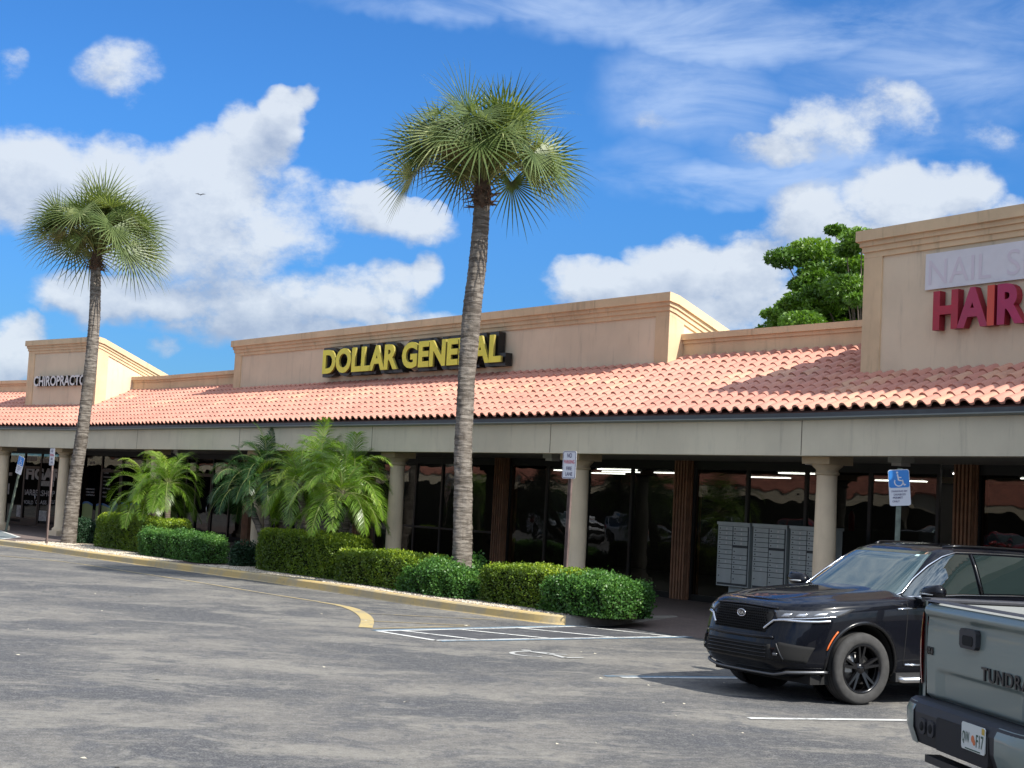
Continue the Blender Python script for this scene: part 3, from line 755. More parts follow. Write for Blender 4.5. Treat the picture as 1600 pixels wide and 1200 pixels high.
# painted markings
def paint(name, col, wear=.5):
    mt = bpy.data.materials.new(name); mt.use_nodes = True; t = NT(mt.node_tree); b = t.n['Principled BSDF']
    g = t.new('ShaderNodeNewGeometry').outputs['Position']
    n = t.noise(g, 14, 6, .75); n2 = t.noise(g, 1.5, 3, .6)
    f = t.math('ADD', n, t.math('MULTIPLY', t.math('SUBTRACT', n2, .5), .7))
    c = t.mix(t.math('MULTIPLY', t.smooth(f, .48, .66), wear), col, (.17,.17,.165)); t.l.new(c, b.inputs['Base Color'])
    b.inputs['Roughness'].default_value = .75; return mt
PW = paint('white_road_paint', (.60,.60,.57), .85); PY = paint('yellow_road_paint', (.44,.34,.15), .75); PB = paint('blue_road_paint', (.11,.20,.28), .7); PBK = paint('sealed_asphalt', (.055,.055,.06), .5)
PYF = paint('faded_yellow_paint', (.36,.29,.16), .95)
def band(mb, A, B_, w_, z=.004, mi=0):
    A = Vector(A); B_ = Vector(B_); d = (B_-A).normalized(); n = Vector((-d.y,d.x,0))*w_/2
    mb.add([(A-n)+Z*z,(B_-n)+Z*z,(B_+n)+Z*z,(A+n)+Z*z], [(0,1,2,3)], mi)
def gb(x, y): return gnd(x, y, 0)
b = MB()
H1_, H2_, H3_, H4_ = gb(590,986.5), gb(1075,975), gb(1120,994), gb(680,1001)
for A, B_ in ((H1_,H2_),(H4_,H3_),(H1_,H4_)): band(b, A, B_, .10, .006)
L1, L2 = H2_-H1_, H3_-H4_
for ta, tb2 in ((.06,.13),(.22,.37),(.40,.60),(.60,.82),(.80,.96)): band(b, H1_+L1*ta, H4_+L2*tb2, .10, .0085)
b.build('hatched_marking', PW, kind='structure')
b = MB(); nn = Vector((-(L1.y),L1.x,0)).normalized(); band(b, H1_+nn*.11, H2_+nn*.11, .10, .006); band(b, H4_-nn*.11, H3_-nn*.11, .10, .006)
A, B_ = gb(945,1057), gb(1140,1058.5); dr = (B_-A).normalized(); band(b, A, A+dr*5.4, .10, .006)
b.build('blue_marking', PB, kind='structure')
b = MB(); n_ = Vector((-dr.y,dr.x,0)); band(b, A-n_*.11+dr*.15, A-n_*.11+dr*5.4, .10, .006)
A3, B3 = gb(1170,1123), gb(1420,1126); d3 = (B3-A3).normalized(); band(b, A3, A3+d3*5.6, .10, .006)
b.build('stall_line', PW, kind='structure')
b = MB(); b.add([H1_+Z*.003,H4_+Z*.003,H3_+Z*.003,H2_+Z*.003], [(0,1,2,3)]); b.build('sealed_patch', PBK, kind='structure')
# yellow fire-lane line with its curved thick end
b = MB(); yl = cr([(0,868.5),(100,878),(200,893),(300,908.5),(400,925),(470,936),(520,944)], 4)
pts = [gb(x,y) for x, y in yl]
for i in range(len(pts)-1): band(b, pts[i], pts[i+1]+(pts[i+1]-pts[i])*.05, .09, .006)
b.build('fire_lane_line', PYF, kind='structure')
b = MB(); yl = cr([(500,941),(530,946),(553,952.5),(568,961),(574,970),(571,981)], 5); pts = [gb(x,y) for x, y in yl]
L_ = []; R_ = []
for i, p in enumerate(pts):
    d = (pts[min(i+1,len(pts)-1)]-pts[max(i-1,0)]).normalized(); n = Vector((-d.y,d.x,0)); ww = .05+.05*min(1, i/10); L_.append(p+n*ww); R_.append(p-n*ww)
strip(b, L_, R_, .006, .006)
b.build('fire_lane_curve', PY, kind='structure')
b = MB()
for A, B_ in (((578,959),(775,969)),((583,971),(735,977.5)),((580,982.5),(730,978.5))): band(b, gb(*A), gb(*B_), .07, .006)
b.build('yellow_hatching', PYF, kind='structure')
# wheelchair symbol on the tarmac
b = MB(); C0 = gb(850,1023); ex = (B3-A3).normalized(); ey = Vector((-ex.y,ex.x,0)); 
def sy(x, y, z=.006): return C0+ex*x+ey*y+Z*z
ringp = []
N_ = 22
vs = []; 
for i in range(N_+1):
    a = R(20+250*i/N_); vs += [sy(-.12+.33*math.cos(a),.33*math.sin(a)), sy(-.12+.26*math.cos(a),.26*math.sin(a))]
b.add(vs, [(2*i,2*i+2,2*i+3,2*i+1) for i in range(N_)])
for A, B_, w_ in (((-.1,.30),(.12,-.08),.08),((.12,-.08),(.15,-.38),.08),((.15,-.38),(.42,-.30),.07),((.06,.05),(.32,.03),.06)): band(b, sy(*A,0), sy(*B_,0), w_, .0085)
vs = [sy(-.10+.07*math.cos(a*math.pi/6), .45+.07*math.sin(a*math.pi/6)) for a in range(12)]; b.add(vs, [tuple(range(12))])
b.build('wheelchair_marking', paint('faded_white_paint', (.42,.42,.40), .8), kind='structure')
# ramp paint at the far left
b = MB(); q = [gnd(x,y,.156) for x, y in ((-60,822),(0,829),(30,839),(0,842.5),(-60,842.5))]; b.add(q, [tuple(range(5))]); b.build('ramp_paint', paint('faded_blue_paint', (.16,.19,.20), .7), kind='structure')
b = MB(); q = [gnd(x,y,.160) for x, y in ((-60,822),(0,829),(30,839),(0,842.5))]
for i in range(3): band(b, q[i], q[i+1], .10, 0)
b.build('ramp_line', PW, kind='structure')

# ------------------------------------------------------------------ leaves
def leaf_quads(Pn, Nn, L, W_, fold=.0):
    """Pn centres, Nn leaf directions (unit); returns V,F arrays: pointed leaf of four corners"""
    n = len(Pn); a = np.cross(Nn, rng.normal(size=(n,3))); a /= np.linalg.norm(a, axis=1, keepdims=True)+1e-9
    L = np.broadcast_to(np.asarray(L, float).reshape(-1,1), (n,1)); W_ = np.broadcast_to(np.asarray(W_, float).reshape(-1,1), (n,1))
    v0 = Pn-Nn*L*.5; v2 = Pn+Nn*L*.5; v1 = Pn+a*W_*.5+Nn*L*.02; v3 = Pn-a*W_*.5+Nn*L*.02
    V = np.stack([v0,v1,v2,v3],1).reshape(-1,3); F_ = np.arange(4*n).reshape(n,4); return V, F_
def unit(a): return a/(np.linalg.norm(a, axis=-1, keepdims=True)+1e-9)
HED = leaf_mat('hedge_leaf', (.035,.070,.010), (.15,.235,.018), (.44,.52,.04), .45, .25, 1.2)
LOOSE = leaf_mat('shrub_leaf', (.025,.075,.018), (.075,.185,.035), (.18,.32,.07), .42, .25, 2.0, spec=.35)
DKL = leaf_mat('dark_leaf', (.010,.030,.014), (.022,.062,.026), (.05,.11,.04), .5, .15, 3)
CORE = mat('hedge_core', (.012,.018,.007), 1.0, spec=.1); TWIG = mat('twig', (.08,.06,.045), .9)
def hedge(k, s0, s1, t0, t1, h0, h1, mt, label, dens=3000, lf=.040, rough_=.02, ex=8.0, name='hedge', group=None):
    c = P(k, (s0+s1)/2, (t0+t1)/2, h0); a, b_, hh = (s1-s0)/2, (t1-t0)/2, h1-h0
    root = empty(name, c, math.atan2(SEG[k][1].y, SEG[k][1].x), label, 'hedge' if name == 'hedge' else 'shrub', group)
    area = 2*(2*a+2*b_)*hh+4*a*b_; n = int(area*dens)
    # points on a rounded box; local x along, y across (out towards the road is -y in this frame)
    d = rng.normal(size=(n*2,3)); d[:,2] = np.abs(d[:,2]) 
    sel = rng.random(len(d))
    # choose faces by area
    fa = np.array([2*b_*hh,2*b_*hh,2*a*hh,2*a*hh,4*a*b_]); fa = fa/fa.sum(); fi = rng.choice(5, n, p=fa); u = rng.uniform(-1,1,n); v = rng.uniform(0,1,n)
    q = np.zeros((n,3))
    for i in range(5):
        m_ = fi == i
        if i < 2: q[m_] = np.stack([np.full(m_.sum(), (-1,1)[i]), u[m_], v[m_]],1)
        elif i < 4: q[m_] = np.stack([u[m_], np.full(m_.sum(), (-1,1)[i-2]), v[m_]],1)
        else: q[m_] = np.stack([u[m_], v[m_]*2-1, np.ones(m_.sum())],1)
    z2 = q[:,2]*1.0; r_ = (np.abs(q[:,0])**ex+np.abs(q[:,1])**ex+np.abs(np.clip(z2,0,1))**ex)**(1/ex); q = q/np.maximum(r_,1)[:,None]
    nr = unit(np.sign(q)*np.abs(q)**(ex-1)*np.array([1/a,1/b_,1/hh]))
    sz = np.array([a,b_,hh]); p = q*sz
    lump = .018*np.sin(p[:,0]*5.1+p[:,2]*4)+.016*np.sin(p[:,1]*6.3+p[:,0]*2.7+1)+.02*np.sin(p[:,0]*13+p[:,2]*11)
    dep = -np.abs(rng.normal(0, .055, n))+rng.normal(0, rough_, n)
    p = p+nr*(dep+lump*(rough_/.02))[:,None]
    p[:,2] = np.maximum(p[:,2], .03)
    dirn = unit(nr*.30+rng.normal(size=(n,3))*.8+np.array([0,0,.15]))
    V, F_ = leaf_quads(p, dirn, rng.uniform(.8,1.3,n)*lf, rng.uniform(.8,1.2,n)*lf*.6)
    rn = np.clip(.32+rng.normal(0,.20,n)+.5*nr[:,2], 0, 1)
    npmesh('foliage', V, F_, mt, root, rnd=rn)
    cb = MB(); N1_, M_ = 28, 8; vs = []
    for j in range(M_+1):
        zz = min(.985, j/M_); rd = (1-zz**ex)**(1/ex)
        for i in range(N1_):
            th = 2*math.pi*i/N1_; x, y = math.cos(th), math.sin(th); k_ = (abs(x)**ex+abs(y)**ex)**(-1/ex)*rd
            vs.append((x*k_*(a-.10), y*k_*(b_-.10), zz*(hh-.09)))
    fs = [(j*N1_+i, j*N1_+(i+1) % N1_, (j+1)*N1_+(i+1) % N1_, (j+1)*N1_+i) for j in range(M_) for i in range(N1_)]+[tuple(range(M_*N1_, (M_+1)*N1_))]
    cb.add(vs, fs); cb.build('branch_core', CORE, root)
    return root
def sL(x, t, y=880): return onp(1, x, y, t)[0]
HZ = .154
hedge(1, sL(107,1.2,845), sL(137,.8,845)+.1, .5, 1.35, HZ, .80, DKL, 'small dark round shrub beside the left palm trunk', 2600, .05, .03, 3, 'shrub')
hedge(1, sL(138,1.5,840), sL(305,.5,840), .45, 1.45, HZ, 1.06, HED, 'tall clipped hedge behind, beneath the leftmost feathery palm', 2300, .046, .016)
hedge(1, sL(207,1.95,850), sL(352,1.3,860), 1.15, 1.88, HZ, .80, LOOSE, 'low leafy hedge in front of the leftmost clipped hedge', 2400, .045, .03)
hedge(1, sL(357,1.5,880), sL(400,.9,880), .8, 1.55, HZ, .72, DKL, 'small dark shrub against the left end of the tallest hedge', 2600, .05, .03, 3, 'shrub')
hedge(1, sL(386,1.6,870), sL(597,.4,850), .45, 1.50, HZ, 1.07, HED, 'tallest clipped hedge, in the middle beneath the cluster of feathery palms', 2300, .046, .016)
hedge(1, sL(508,1.75,890), sL(705,.65,870)+.3, .6, 1.62, HZ, .82, HED, 'clipped yellow-topped hedge left of the big palm trunk', 2300, .046, .018)
hedge(1, sL(602,1.92,900), sL(738,1.5,900), 1.05, 1.78, HZ, .74, LOOSE, 'loose bright green shrub in front of the big palm trunk', 2600, .050, .045, 3.2, 'shrub')
hedge(1, sL(700,.9,880), sL(775,.5,880), .45, 1.0, HZ, .82, LOOSE, 'loose green shrub behind the big palm trunk', 2000, .058, .05, 3, 'shrub')
hedge(1, sL(734,1.65,905), sL(940,.55,900)+.45, .5, 1.52, HZ, .84, HED, 'clipped yellow-topped hedge around the foot of the fire lane sign', 2300, .046, .018)
hedge(1, sL(828,1.83,930), sL(1018,.75,930), .55, 1.68, HZ, .78, LOOSE, 'loose bright green shrub at the right end of the bed', 2600, .050, .035, 6, 'shrub')

# ------------------------------------------------------------------ fan palms
def trunk_mat(name, c1, c2, ring=16, hgt=.6):
    mt = bpy.data.materials.new(name); mt.use_nodes = True; t = NT(mt.node_tree); b = t.n['Principled BSDF']
    tcn = t.new('ShaderNodeTexCoord').outputs['Object']
    v = t.vec('MULTIPLY', tcn, (2.2,2.2,ring*1.0)); n = t.noise(v, 1.0, 7, .7, .8)
    n2 = t.noise(t.vec('MULTIPLY', tcn, (14,14,4)), 1.0, 5, .7)
    c = t.mix(t.smooth(n, .38, .62), c1, c2); c = t.mix(t.math('MULTIPLY', t.smooth(n2, .5, .7), .5), c, (.06,.045,.035))
    t.l.new(c, b.inputs['Base Color']); b.inputs['Roughness'].default_value = .9; b.inputs['Specular IOR Level'].default_value = .2
    bp = t.new('ShaderNodeBump', ins={'Height': t.math('ADD', n, t.math('MULTIPLY', n2, .5)), 'Strength': 1.0, 'Distance': .03}); t.l.new(bp.outputs[0], b.inputs['Normal'])
    return mt
PTR = trunk_mat('palm_bark', (.095,.080,.066), (.235,.208,.178))
FAN = leaf_mat('fan_leaf', (.045,.078,.022), (.125,.165,.055), (.34,.37,.17), .42, .28, 2.5)
BOOT = mat('old_boots', (.10,.065,.045), .95, vary=.4, vscale=14)
STALK = mat('leaf_stalk', (.20,.23,.07), .6, vary=.2)
def fan_palm(k, t, px, sizes, label, Rc, nfan, seed):
    """px: photo points up the trunk; sizes: trunk radius at each"""
    rg = np.random.default_rng(seed)
    pts = []
    for (x, y) in px:
        s, h = onp(k, x, y, t); pts.append(P(k, s, t, h))
    pts[0].z = .15; base = pts[0].copy()
    root = empty('fan_palm', base, 0, label, 'palm tree', 'tall fan palms in the planting bed')
    q = [tuple(p-base) for p in pts]; q = cr([(a[0],a[1],a[2]) for a in q], 14)
    rad = np.interp(np.linspace(0,1,len(q)), np.linspace(0,1,len(sizes)), sizes)
    mb = MB(); NS_ = 28; vs = []
    N_ = len(q); fine = []
    # resample finely and ring it with old leaf scars
    L = [0]
    for i in range(1, N_): L.append(L[-1]+(Vector(q[i])-Vector(q[i-1])).length)
    H = L[-1]; M_ = int(H/.022)
    for j in range(M_+1):
        d = H*j/M_; p = [np.interp(d, L, [a[c] for a in q]) for c in range(3)]; r_ = np.interp(d, L, rad)
        saw = (d*11.5+.25*math.sin(d*3.1)) % 1.0
        for i in range(NS_):
            th = 2*math.pi*i/NS_
            rr = r_*(1+.05*math.sin(3*th+d*2.1)+.03*math.sin(7*th-d*5))+.012*(1-saw)*(0.6+.6*math.sin(th*5+math.floor(d*11.5)*2.3))+rg.normal(0,.0022)
            vs.append((p[0]+rr*math.cos(th), p[1]+rr*math.sin(th), p[2]))
    fs = [(j*NS_+i, j*NS_+(i+1) % NS_, (j+1)*NS_+(i+1) % NS_, (j+1)*NS_+i) for j in range(M_) for i in range(NS_)]
    mb.add(vs, fs, 0, True); mb.build('trunk', PTR, root)
    top = Vector(q[-1]); V = []; F_ = []; RN = []
    sv = MB(); bo = MB()
    # old boots under the crown
    for i in range(46):
        a = rg.uniform(0,6.28); z0 = rg.uniform(-.02,.30); r0 = sizes[-1]*rg.uniform(.7,1.0); L_ = rg.uniform(.14,.36); up = rg.uniform(-.35,.55)
        d = Vector((math.cos(a),math.sin(a),0)); p0 = top+d*r0+Z*(z0-.08); p1 = p0+d*L_*.8*math.cos(up)+Z*L_*math.sin(up)
        n = Vector((-d.y,d.x,0)); w_ = rg.uniform(.018,.045)
        bo.add([p0-n*w_,p0+n*w_,p1+n*w_*.35,p1-n*w_*.35,p0-n*w_+Z*.03,p0+n*w_+Z*.03,p1+n*w_*.3+Z*.01,p1-n*w_*.3+Z*.01], [(0,1,2,3),(4,7,6,5),(0,4,5,1),(1,5,6,2),(2,6,7,3),(3,7,4,0)])
    bo.lathe([(sizes[-1]*.95,-.12),(sizes[-1]*1.15,.02),(sizes[-1]*1.25,.2),(sizes[-1]*.9,.45),(.03,.7)], 14, tuple(top))
    bo.build('boots', BOOT, root)
    ctr = top+Z*.35
    for i in range(nfan):
        u = (i+.5)/nfan; el_ = R(3+80*u**.95+rg.normal(0,8)); a = i*2.39996+rg.normal(0,.38)
        dirh = Vector((math.cos(a),math.sin(a),0)); d = dirh*math.cos(el_)+Z*math.sin(el_)
        pl = Rc*rg.uniform(.66,1.04)*(1 if el_ < R(45) else .84)
        # stalk arches: starts steeper
        p0 = top+Z*rg.uniform(.25,.72)+dirh*.06; d0 = (d+Z*.55).normalized(); stp = []
        for j in range(7):
            f = j/6; dd = (d0*(1-f)+d*f); p = p0+d0*pl*f*(1-f*.4)+ (d-d0)*pl*.5*f*f; stp.append(p)
        sv.tube(stp, [.020-.010*j/6 for j in range(7)], 5)
        hub = stp[-1]; ax = (stp[-1]-stp[-2]).normalized(); ax = (ax+Z*(-.25-1.15*max(0,math.cos(el_))*rg.uniform(.5,1.2))).normalized()
        side = ax.cross(Z); side = side.normalized() if side.length > .1 else Vector((1,0,0)); nrm = side.cross(ax).normalized()
        tw = rg.normal(0,.35); side, nrm = side*math.cos(tw)+nrm*math.sin(tw), nrm*math.cos(tw)-side*math.sin(tw)
        nb = 30; fl = Rc*rg.uniform(.48,.62); col = float(np.clip(rg.normal(.45,.28),0,1))
        droop = rg.uniform(.5,1.0); 
        for b_ in range(nb):
            ph = R(-128+256*b_/(nb-1)); ln = fl*(.72+.28*math.cos(ph*.75))*rg.uniform(.9,1.08)
            bd = ax*math.cos(ph)+side*math.sin(ph); cup = .16+.22*abs(math.sin(ph))
            pcur = hub+ax*.06; dcur = (bd+nrm*cup*.9).normalized(); wv = dcur.cross(nrm).normalized()
            wmax = .023*rg.uniform(.85,1.15); prev = None; NSG = 6; br_ = rg.uniform(.35,.8)
            for j in range(NSG+1):
                f = j/NSG; wd = wmax*(.35+1.4*f if f < .35 else max(.04, .84*(1-(f-.35)/.65)+.04))
                a_ = pcur-wv*wd; c_ = pcur+wv*wd; k0 = len(V); V += [tuple(a_), tuple(c_)]
                if j: F_.append((k0-2,k0-1,k0+1,k0)); RN.append(min(1, max(0, col+(.18 if b_ % 2 else -.05)+.12*f+rg.normal(0,.06))))
                bend = droop*(.0 if f < .3 else (f-.3)*(1.0+br_*1.6))
                dcur = (dcur+Vector((0,0,-1))*bend*.15).normalized(); pcur = pcur+dcur*ln/NSG
    npmesh('fronds', V, F_, FAN, root, rnd=RN)
    sv.build('stalks', STALK, root)
    return root
fan_palm(1, 1.05, [(722,880),(724,780),(724,700),(728,600),(737,500),(747,400),(753,318)], [.185,.165,.158,.155,.170,.158,.14], 'tallest fan palm, in front of the yellow-lettered sign', 2.1, 62, 3)
fan_palm(1, 1.45, [(106,850),(115,770),(125,700),(133,640),(143,560),(148,480),(150,418)], [.205,.18,.165,.16,.155,.145,.13], 'leaning fan palm at the left in front of the white-lettered tower', 2.25, 62, 12)

# ------------------------------------------------------------------ feathery palms
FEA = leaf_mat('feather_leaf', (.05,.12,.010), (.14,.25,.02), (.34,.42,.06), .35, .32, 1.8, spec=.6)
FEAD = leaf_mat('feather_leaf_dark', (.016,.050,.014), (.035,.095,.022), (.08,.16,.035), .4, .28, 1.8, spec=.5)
FTR = trunk_mat('slim_bark', (.05,.04,.03), (.17,.14,.11), 26)
def feather_palm(k, base_px, t, heads, label, mt, seed, nf=26, fl=1.25, dead=1):
    """heads: photo points of the crown centres; each stem rises from the shared foot"""
    rg = np.random.default_rng(seed); s, h = onp(k, base_px[0], base_px[1], t); base = P(k, s, t, .15)
    root = empty('feather_palm', base, 0, label, 'palm tree', 'feathery palms in the planting bed')
    for (hx, hy, ht) in heads:
        s2, h2 = onp(k, hx, hy, ht); top = P(k, s2, ht, h2)-base
        q = [Vector((rg.normal(0,.04),rg.normal(0,.04),0)), Vector((top.x*.25,top.y*.25,top.z*.35)), Vector((top.x*.75,top.y*.75,top.z*.75)), top]
        qq = [Vector(a) for a in cr([tuple(a) for a in q], 10)]
        tb = MB(); tb.tube(qq, [.075+.02*((i*7) % 5)/5-.01*i/len(qq) for i in range(len(qq))], 10); tb.tube([top-Z*.12,top+Z*.02,top+Z*.12], [.07,.11,.05], 10)
        tb.build('trunk', FTR, root)
        V = []; F_ = []; RN = []; rc = MB()
        for i in range(nf):
            u = (i+.5)/nf; el_ = R(-18+102*u**.9+rg.normal(0,5)); a = i*2.39996+rg.normal(0,.2); L_ = fl*rg.uniform(.95,1.2)
            dh = Vector((math.cos(a),math.sin(a),0)); d = dh*math.cos(el_)+Z*math.sin(el_); p = top+Z*.05; M_ = 16; pth = []; ds = []
            yel = (i < dead)
            for j in range(M_+1):
                pth.append(p.copy()); ds.append(d.copy()); f = j/M_
                d = (d+Vector((0,0,-1))*(.055+.15*f)*(1.3 if el_ > 0 else .6)).normalized(); p = p+d*L_/M_
            rc.tube(pth, [.011*(1-.8*j/M_) for j in range(M_+1)], 4)
            col = float(np.clip(rg.normal(.45,.15)+.25*u,0,1))
            nl = 46; tw = rg.normal(0,.25)
            for side_ in (-1,1):
                for j in range(nl):
                    f = .12+.88*j/nl; x = f*M_; i0 = min(int(x), M_-1); fr_ = x-i0; pp = pth[i0].lerp(pth[i0+1], fr_); dd = ds[i0]
                    sd = dd.cross(Z); sd = (sd.normalized() if sd.length > .05 else Vector((-dh.y,dh.x,0)))*side_; up = sd.cross(dd)*side_
                    sd = sd*math.cos(tw)+up*math.sin(tw)
                    ll = .36*math.sin(math.pi*min(1,(f*.86+.10)))**.7*rg.uniform(.85,1.1)
                    ld = (sd*.80+dd*(.45+.5*f)+Z*rg.uniform(-.15,.25)).normalized(); wv = ld.cross(up); wv = wv.normalized() if wv.length > .05 else dd
                    wd = .0062*rg.uniform(.8,1.2); k0 = len(V); p1 = pp+ld*ll*.55; ld2 = (ld+Vector((0,0,-.55))).normalized(); p2 = p1+ld2*ll*.5
                    V += [tuple(pp-wv*wd*.6),tuple(pp+wv*wd*.6),tuple(p1+wv*wd),tuple(p1-wv*wd),tuple(p2)]; V += [tuple(p2)]
                    F_ += [(k0,k0+1,k0+2,k0+3),(k0+3,k0+2,k0+4,k0+5)]; c_ = min(1,max(0,col+rg.normal(0,.1))); RN += [c_,min(1,c_+.1)]
        npmesh('fronds', V, F_, mt, root, rnd=RN); rc.build('stalks', STALK, root)
    return root
feather_palm(1, (262,850), .85, [(262,760,.8),(232,780,1.0)], 'leftmost feathery palm, behind the left hedges', FEA, 21, 26, 1.22)
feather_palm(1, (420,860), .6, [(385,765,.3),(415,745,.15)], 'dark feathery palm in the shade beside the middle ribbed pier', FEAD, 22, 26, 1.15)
feather_palm(1, (492,860), 1.0, [(468,762,1.1),(535,775,1.25)], 'broadest feathery palm of the middle cluster, nearest the kerb', FEA, 23, 30, 1.28)
feather_palm(1, (535,860), .5, [(552,745,.2),(500,732,.3)], 'feathery palm at the back right of the middle cluster, fronds over the beam', FEA, 24, 24, 1.05, 2)

# ------------------------------------------------------------------ broad-leaved tree behind the roof
TL = leaf_mat('tree_leaf', (.035,.09,.010), (.11,.21,.020), (.25,.36,.05), .45, .3, .5)
def big_tree():
    rg = np.random.default_rng(5); d = ray(1358,520); base = CAMP+d*(52/d.y); base.z = 0
    root = empty('shade_tree', base, 0, 'leafy green tree rising behind the roof beside the right tower', 'tree')
    tb = MB(); tb.tube([(0,0,0),(.2,0,2.5),(.1,.1,5)], [.42,.34,.28], 12); clumps = []
    # limbs
    for i in range(40):
        a = i*2.39996; el_ = R(rg.uniform(8,80)); L_ = rg.uniform(2.3,3.9); z0 = rg.uniform(4.6,8.2)
        dv = Vector((math.cos(a)*math.cos(el_),math.sin(a)*math.cos(el_),math.sin(el_)*.95)); p0 = Vector((.1,.1,min(z0,5.0))); p1 = p0+dv*L_*.5+Z*.3; p2 = Vector((.1,.1,z0))+dv*L_
        tb.tube([p0,p1,p2], [.12,.07,.03], 6); clumps.append((p2, rg.uniform(.55,1.0)))
        for _ in range(4):
            q = p2+Vector(rg.normal(0,.75,3)); tb.tube([p1,(p1+q)/2+Z*.1,q], [.05,.03,.015], 5); clumps.append((q, rg.uniform(.35,.75)))
    tb.build('trunk', mat('grey_bark', (.14,.11,.085), .9, vary=.3, vscale=6), root)
    P_ = []; D_ = []; RN = []
    for c, r_ in clumps:
        n = int(1500*r_*r_*1.6)+240; v = unit(rg.normal(size=(n,3))); rr = r_*rg.random(n)**.45; p = np.array(c)+v*rr[:,None]*np.array([1.15,1.15,.55])
        P_.append(p); D_.append(unit(v*.7+rg.normal(size=(n,3))*.6+np.array([0,0,-.15]))); RN.append(np.clip(rg.normal(.45,.15)+rg.normal(0,.15,n)+.12*v[:,2],0,1))
    P_ = np.concatenate(P_); D_ = np.concatenate(D_); RN = np.concatenate(RN)
    V, F_ = leaf_quads(P_, D_, rg.uniform(.13,.21,len(P_)), rg.uniform(.06,.10,len(P_))); npmesh('crown', V, F_, TL, root, rnd=RN)
big_tree()

# fallen leaves and paper bits on the tarmac
b = MB(); rgl = np.random.default_rng(31)
for i in range(70):
    x, y = rgl.uniform(-7,6), rgl.uniform(10,27)
    if st(Vector((x,y,0)))[1] < 2.6: continue
    a, L_ = rgl.uniform(0,6.28), rgl.uniform(.012,.04); c_, s_ = math.cos(a)*L_, math.sin(a)*L_
    b.add([(x-c_,y-s_,.004),(x+s_*.4,y-c_*.4,.012),(x+c_,y+s_,.006),(x-s_*.4,y+c_*.4,.004)], [(0,1,2,3)])
b.build('fallen_leaves', mat('pale_leaf', (.50,.46,.36), .8), label='small pale leaves and bits scattered over the tarmac', cat='litter', kind='stuff')
# ------------------------------------------------------------------ street signs
SGW = mat('sign_face_white', (.62,.63,.66), .45); SGB = mat('sign_face_blue', (.03,.20,.55), .45); SGR = mat('sign_ink_red', (.5,.04,.08), .5); SGK = mat('sign_ink_dark', (.06,.05,.12), .5)
POST = mat('green_post', (.16,.19,.15), .6, metal=.2, vary=.3, vscale=8); POSTR = mat('brown_post', (.13,.09,.08), .6, vary=.3, vscale=6); POSTG = mat('galvanised_post', (.36,.36,.31), .5, metal=.3, vary=.2)
def rrect(w_, h_, r_, n=5):
    o_ = []
    for cx_, cy_, a0 in ((w_/2-r_,h_/2-r_,0),(-w_/2+r_,h_/2-r_,90),(-w_/2+r_,-h_/2+r_,180),(w_/2-r_,-h_/2+r_,270)):
        for i in range(n+1): a = R(a0+90*i/n); o_.append((cx_+r_*math.cos(a), cy_+r_*math.sin(a)))
    return o_
def plate(par, name, w_, h_, cz, face, items, tilt=0.0, yo=-.03, back=None):
    """sign plate facing local -y, centre height cz; items: (text or poly list, x, z, w, h, material)"""
    M3 = Matrix.Rotation(tilt, 3, 'Y')
    def L(x, y, z): v = M3 @ Vector((x, 0, z)); return (v.x, y, cz+v.z)
    mb = MB(); pl = rrect(w_, h_, .035); n = len(pl)
    mb.add([L(x,yo,z) for x, z in pl]+[L(x,yo+.004,z) for x, z in pl], [tuple(range(n)),tuple(range(n,2*n))[::-1]]+[(i,n+i,n+(i+1) % n,(i+1) % n) for i in range(n)])
    po = mb.build(name, face, par)
    for it, x, z, ww, hh, mt in items:
        b = MB()
        if isinstance(it, str):
            vs, fs = text_fit(it, ww, hh, 0, .012); b.add([L(x-ww/2+v[0], yo-.0035, z-hh/2+v[1]) for v in vs], fs)
            nm = 'lettering'
        else:
            nm = it[0]
            for p_ in it[1]: b.add([L(a, yo-it[2], c) for a, c in p_], [tuple(range(len(p_)))])
        b.build(nm, mt, po)
    return po
def border(w_, h_, th, r_=.03):
    a = rrect(w_, h_, r_); c = rrect(w_-2*th, h_-2*th, r_*.7); n = len(a); return [[a[i],a[(i+1) % n],c[(i+1) % n],c[i]] for i in range(n)]
def wheelchair(s, ox=0, oz=0):
    P_ = []
    for i in range(14):
        a0, a1 = R(150+240*i/14), R(150+240*(i+1)/14); P_.append([(ox+s*(-.02+.30*math.cos(a0)),oz+s*(-.18+.30*math.sin(a0))),(ox+s*(-.02+.30*math.cos(a1)),oz+s*(-.18+.30*math.sin(a1))),(ox+s*(-.02+.23*math.cos(a1)),oz+s*(-.18+.23*math.sin(a1))),(ox+s*(-.02+.23*math.cos(a0)),oz+s*(-.18+.23*math.sin(a0)))])
    def bar(a, b_, w2):
        a = Vector((a[0],0,a[1])); b_ = Vector((b_[0],0,b_[1])); d = (b_-a).normalized(); n = Vector((-d.z,0,d.x))*w2; return [(ox+s*p.x,oz+s*p.z) for p in (a-n,b_-n,b_+n,a+n)]
    P_ += [bar((-.08,.32),(-.02,-.08),.045), bar((-.05,.12),(.16,.10),.035), bar((-.02,-.08),(.20,-.10),.04), bar((.20,-.08),(.32,-.40),.04), bar((.30,-.40),(.42,-.34),.035)]
    P_.append([(ox+s*(-.09+.07*math.cos(i*math.pi/5)),oz+s*(.43+.07*math.sin(i*math.pi/5))) for i in range(10)])
    return P_
def sign_rot(k, extra=0): n = SEG[k][2]; return math.atan2(n.x, -n.y)+extra
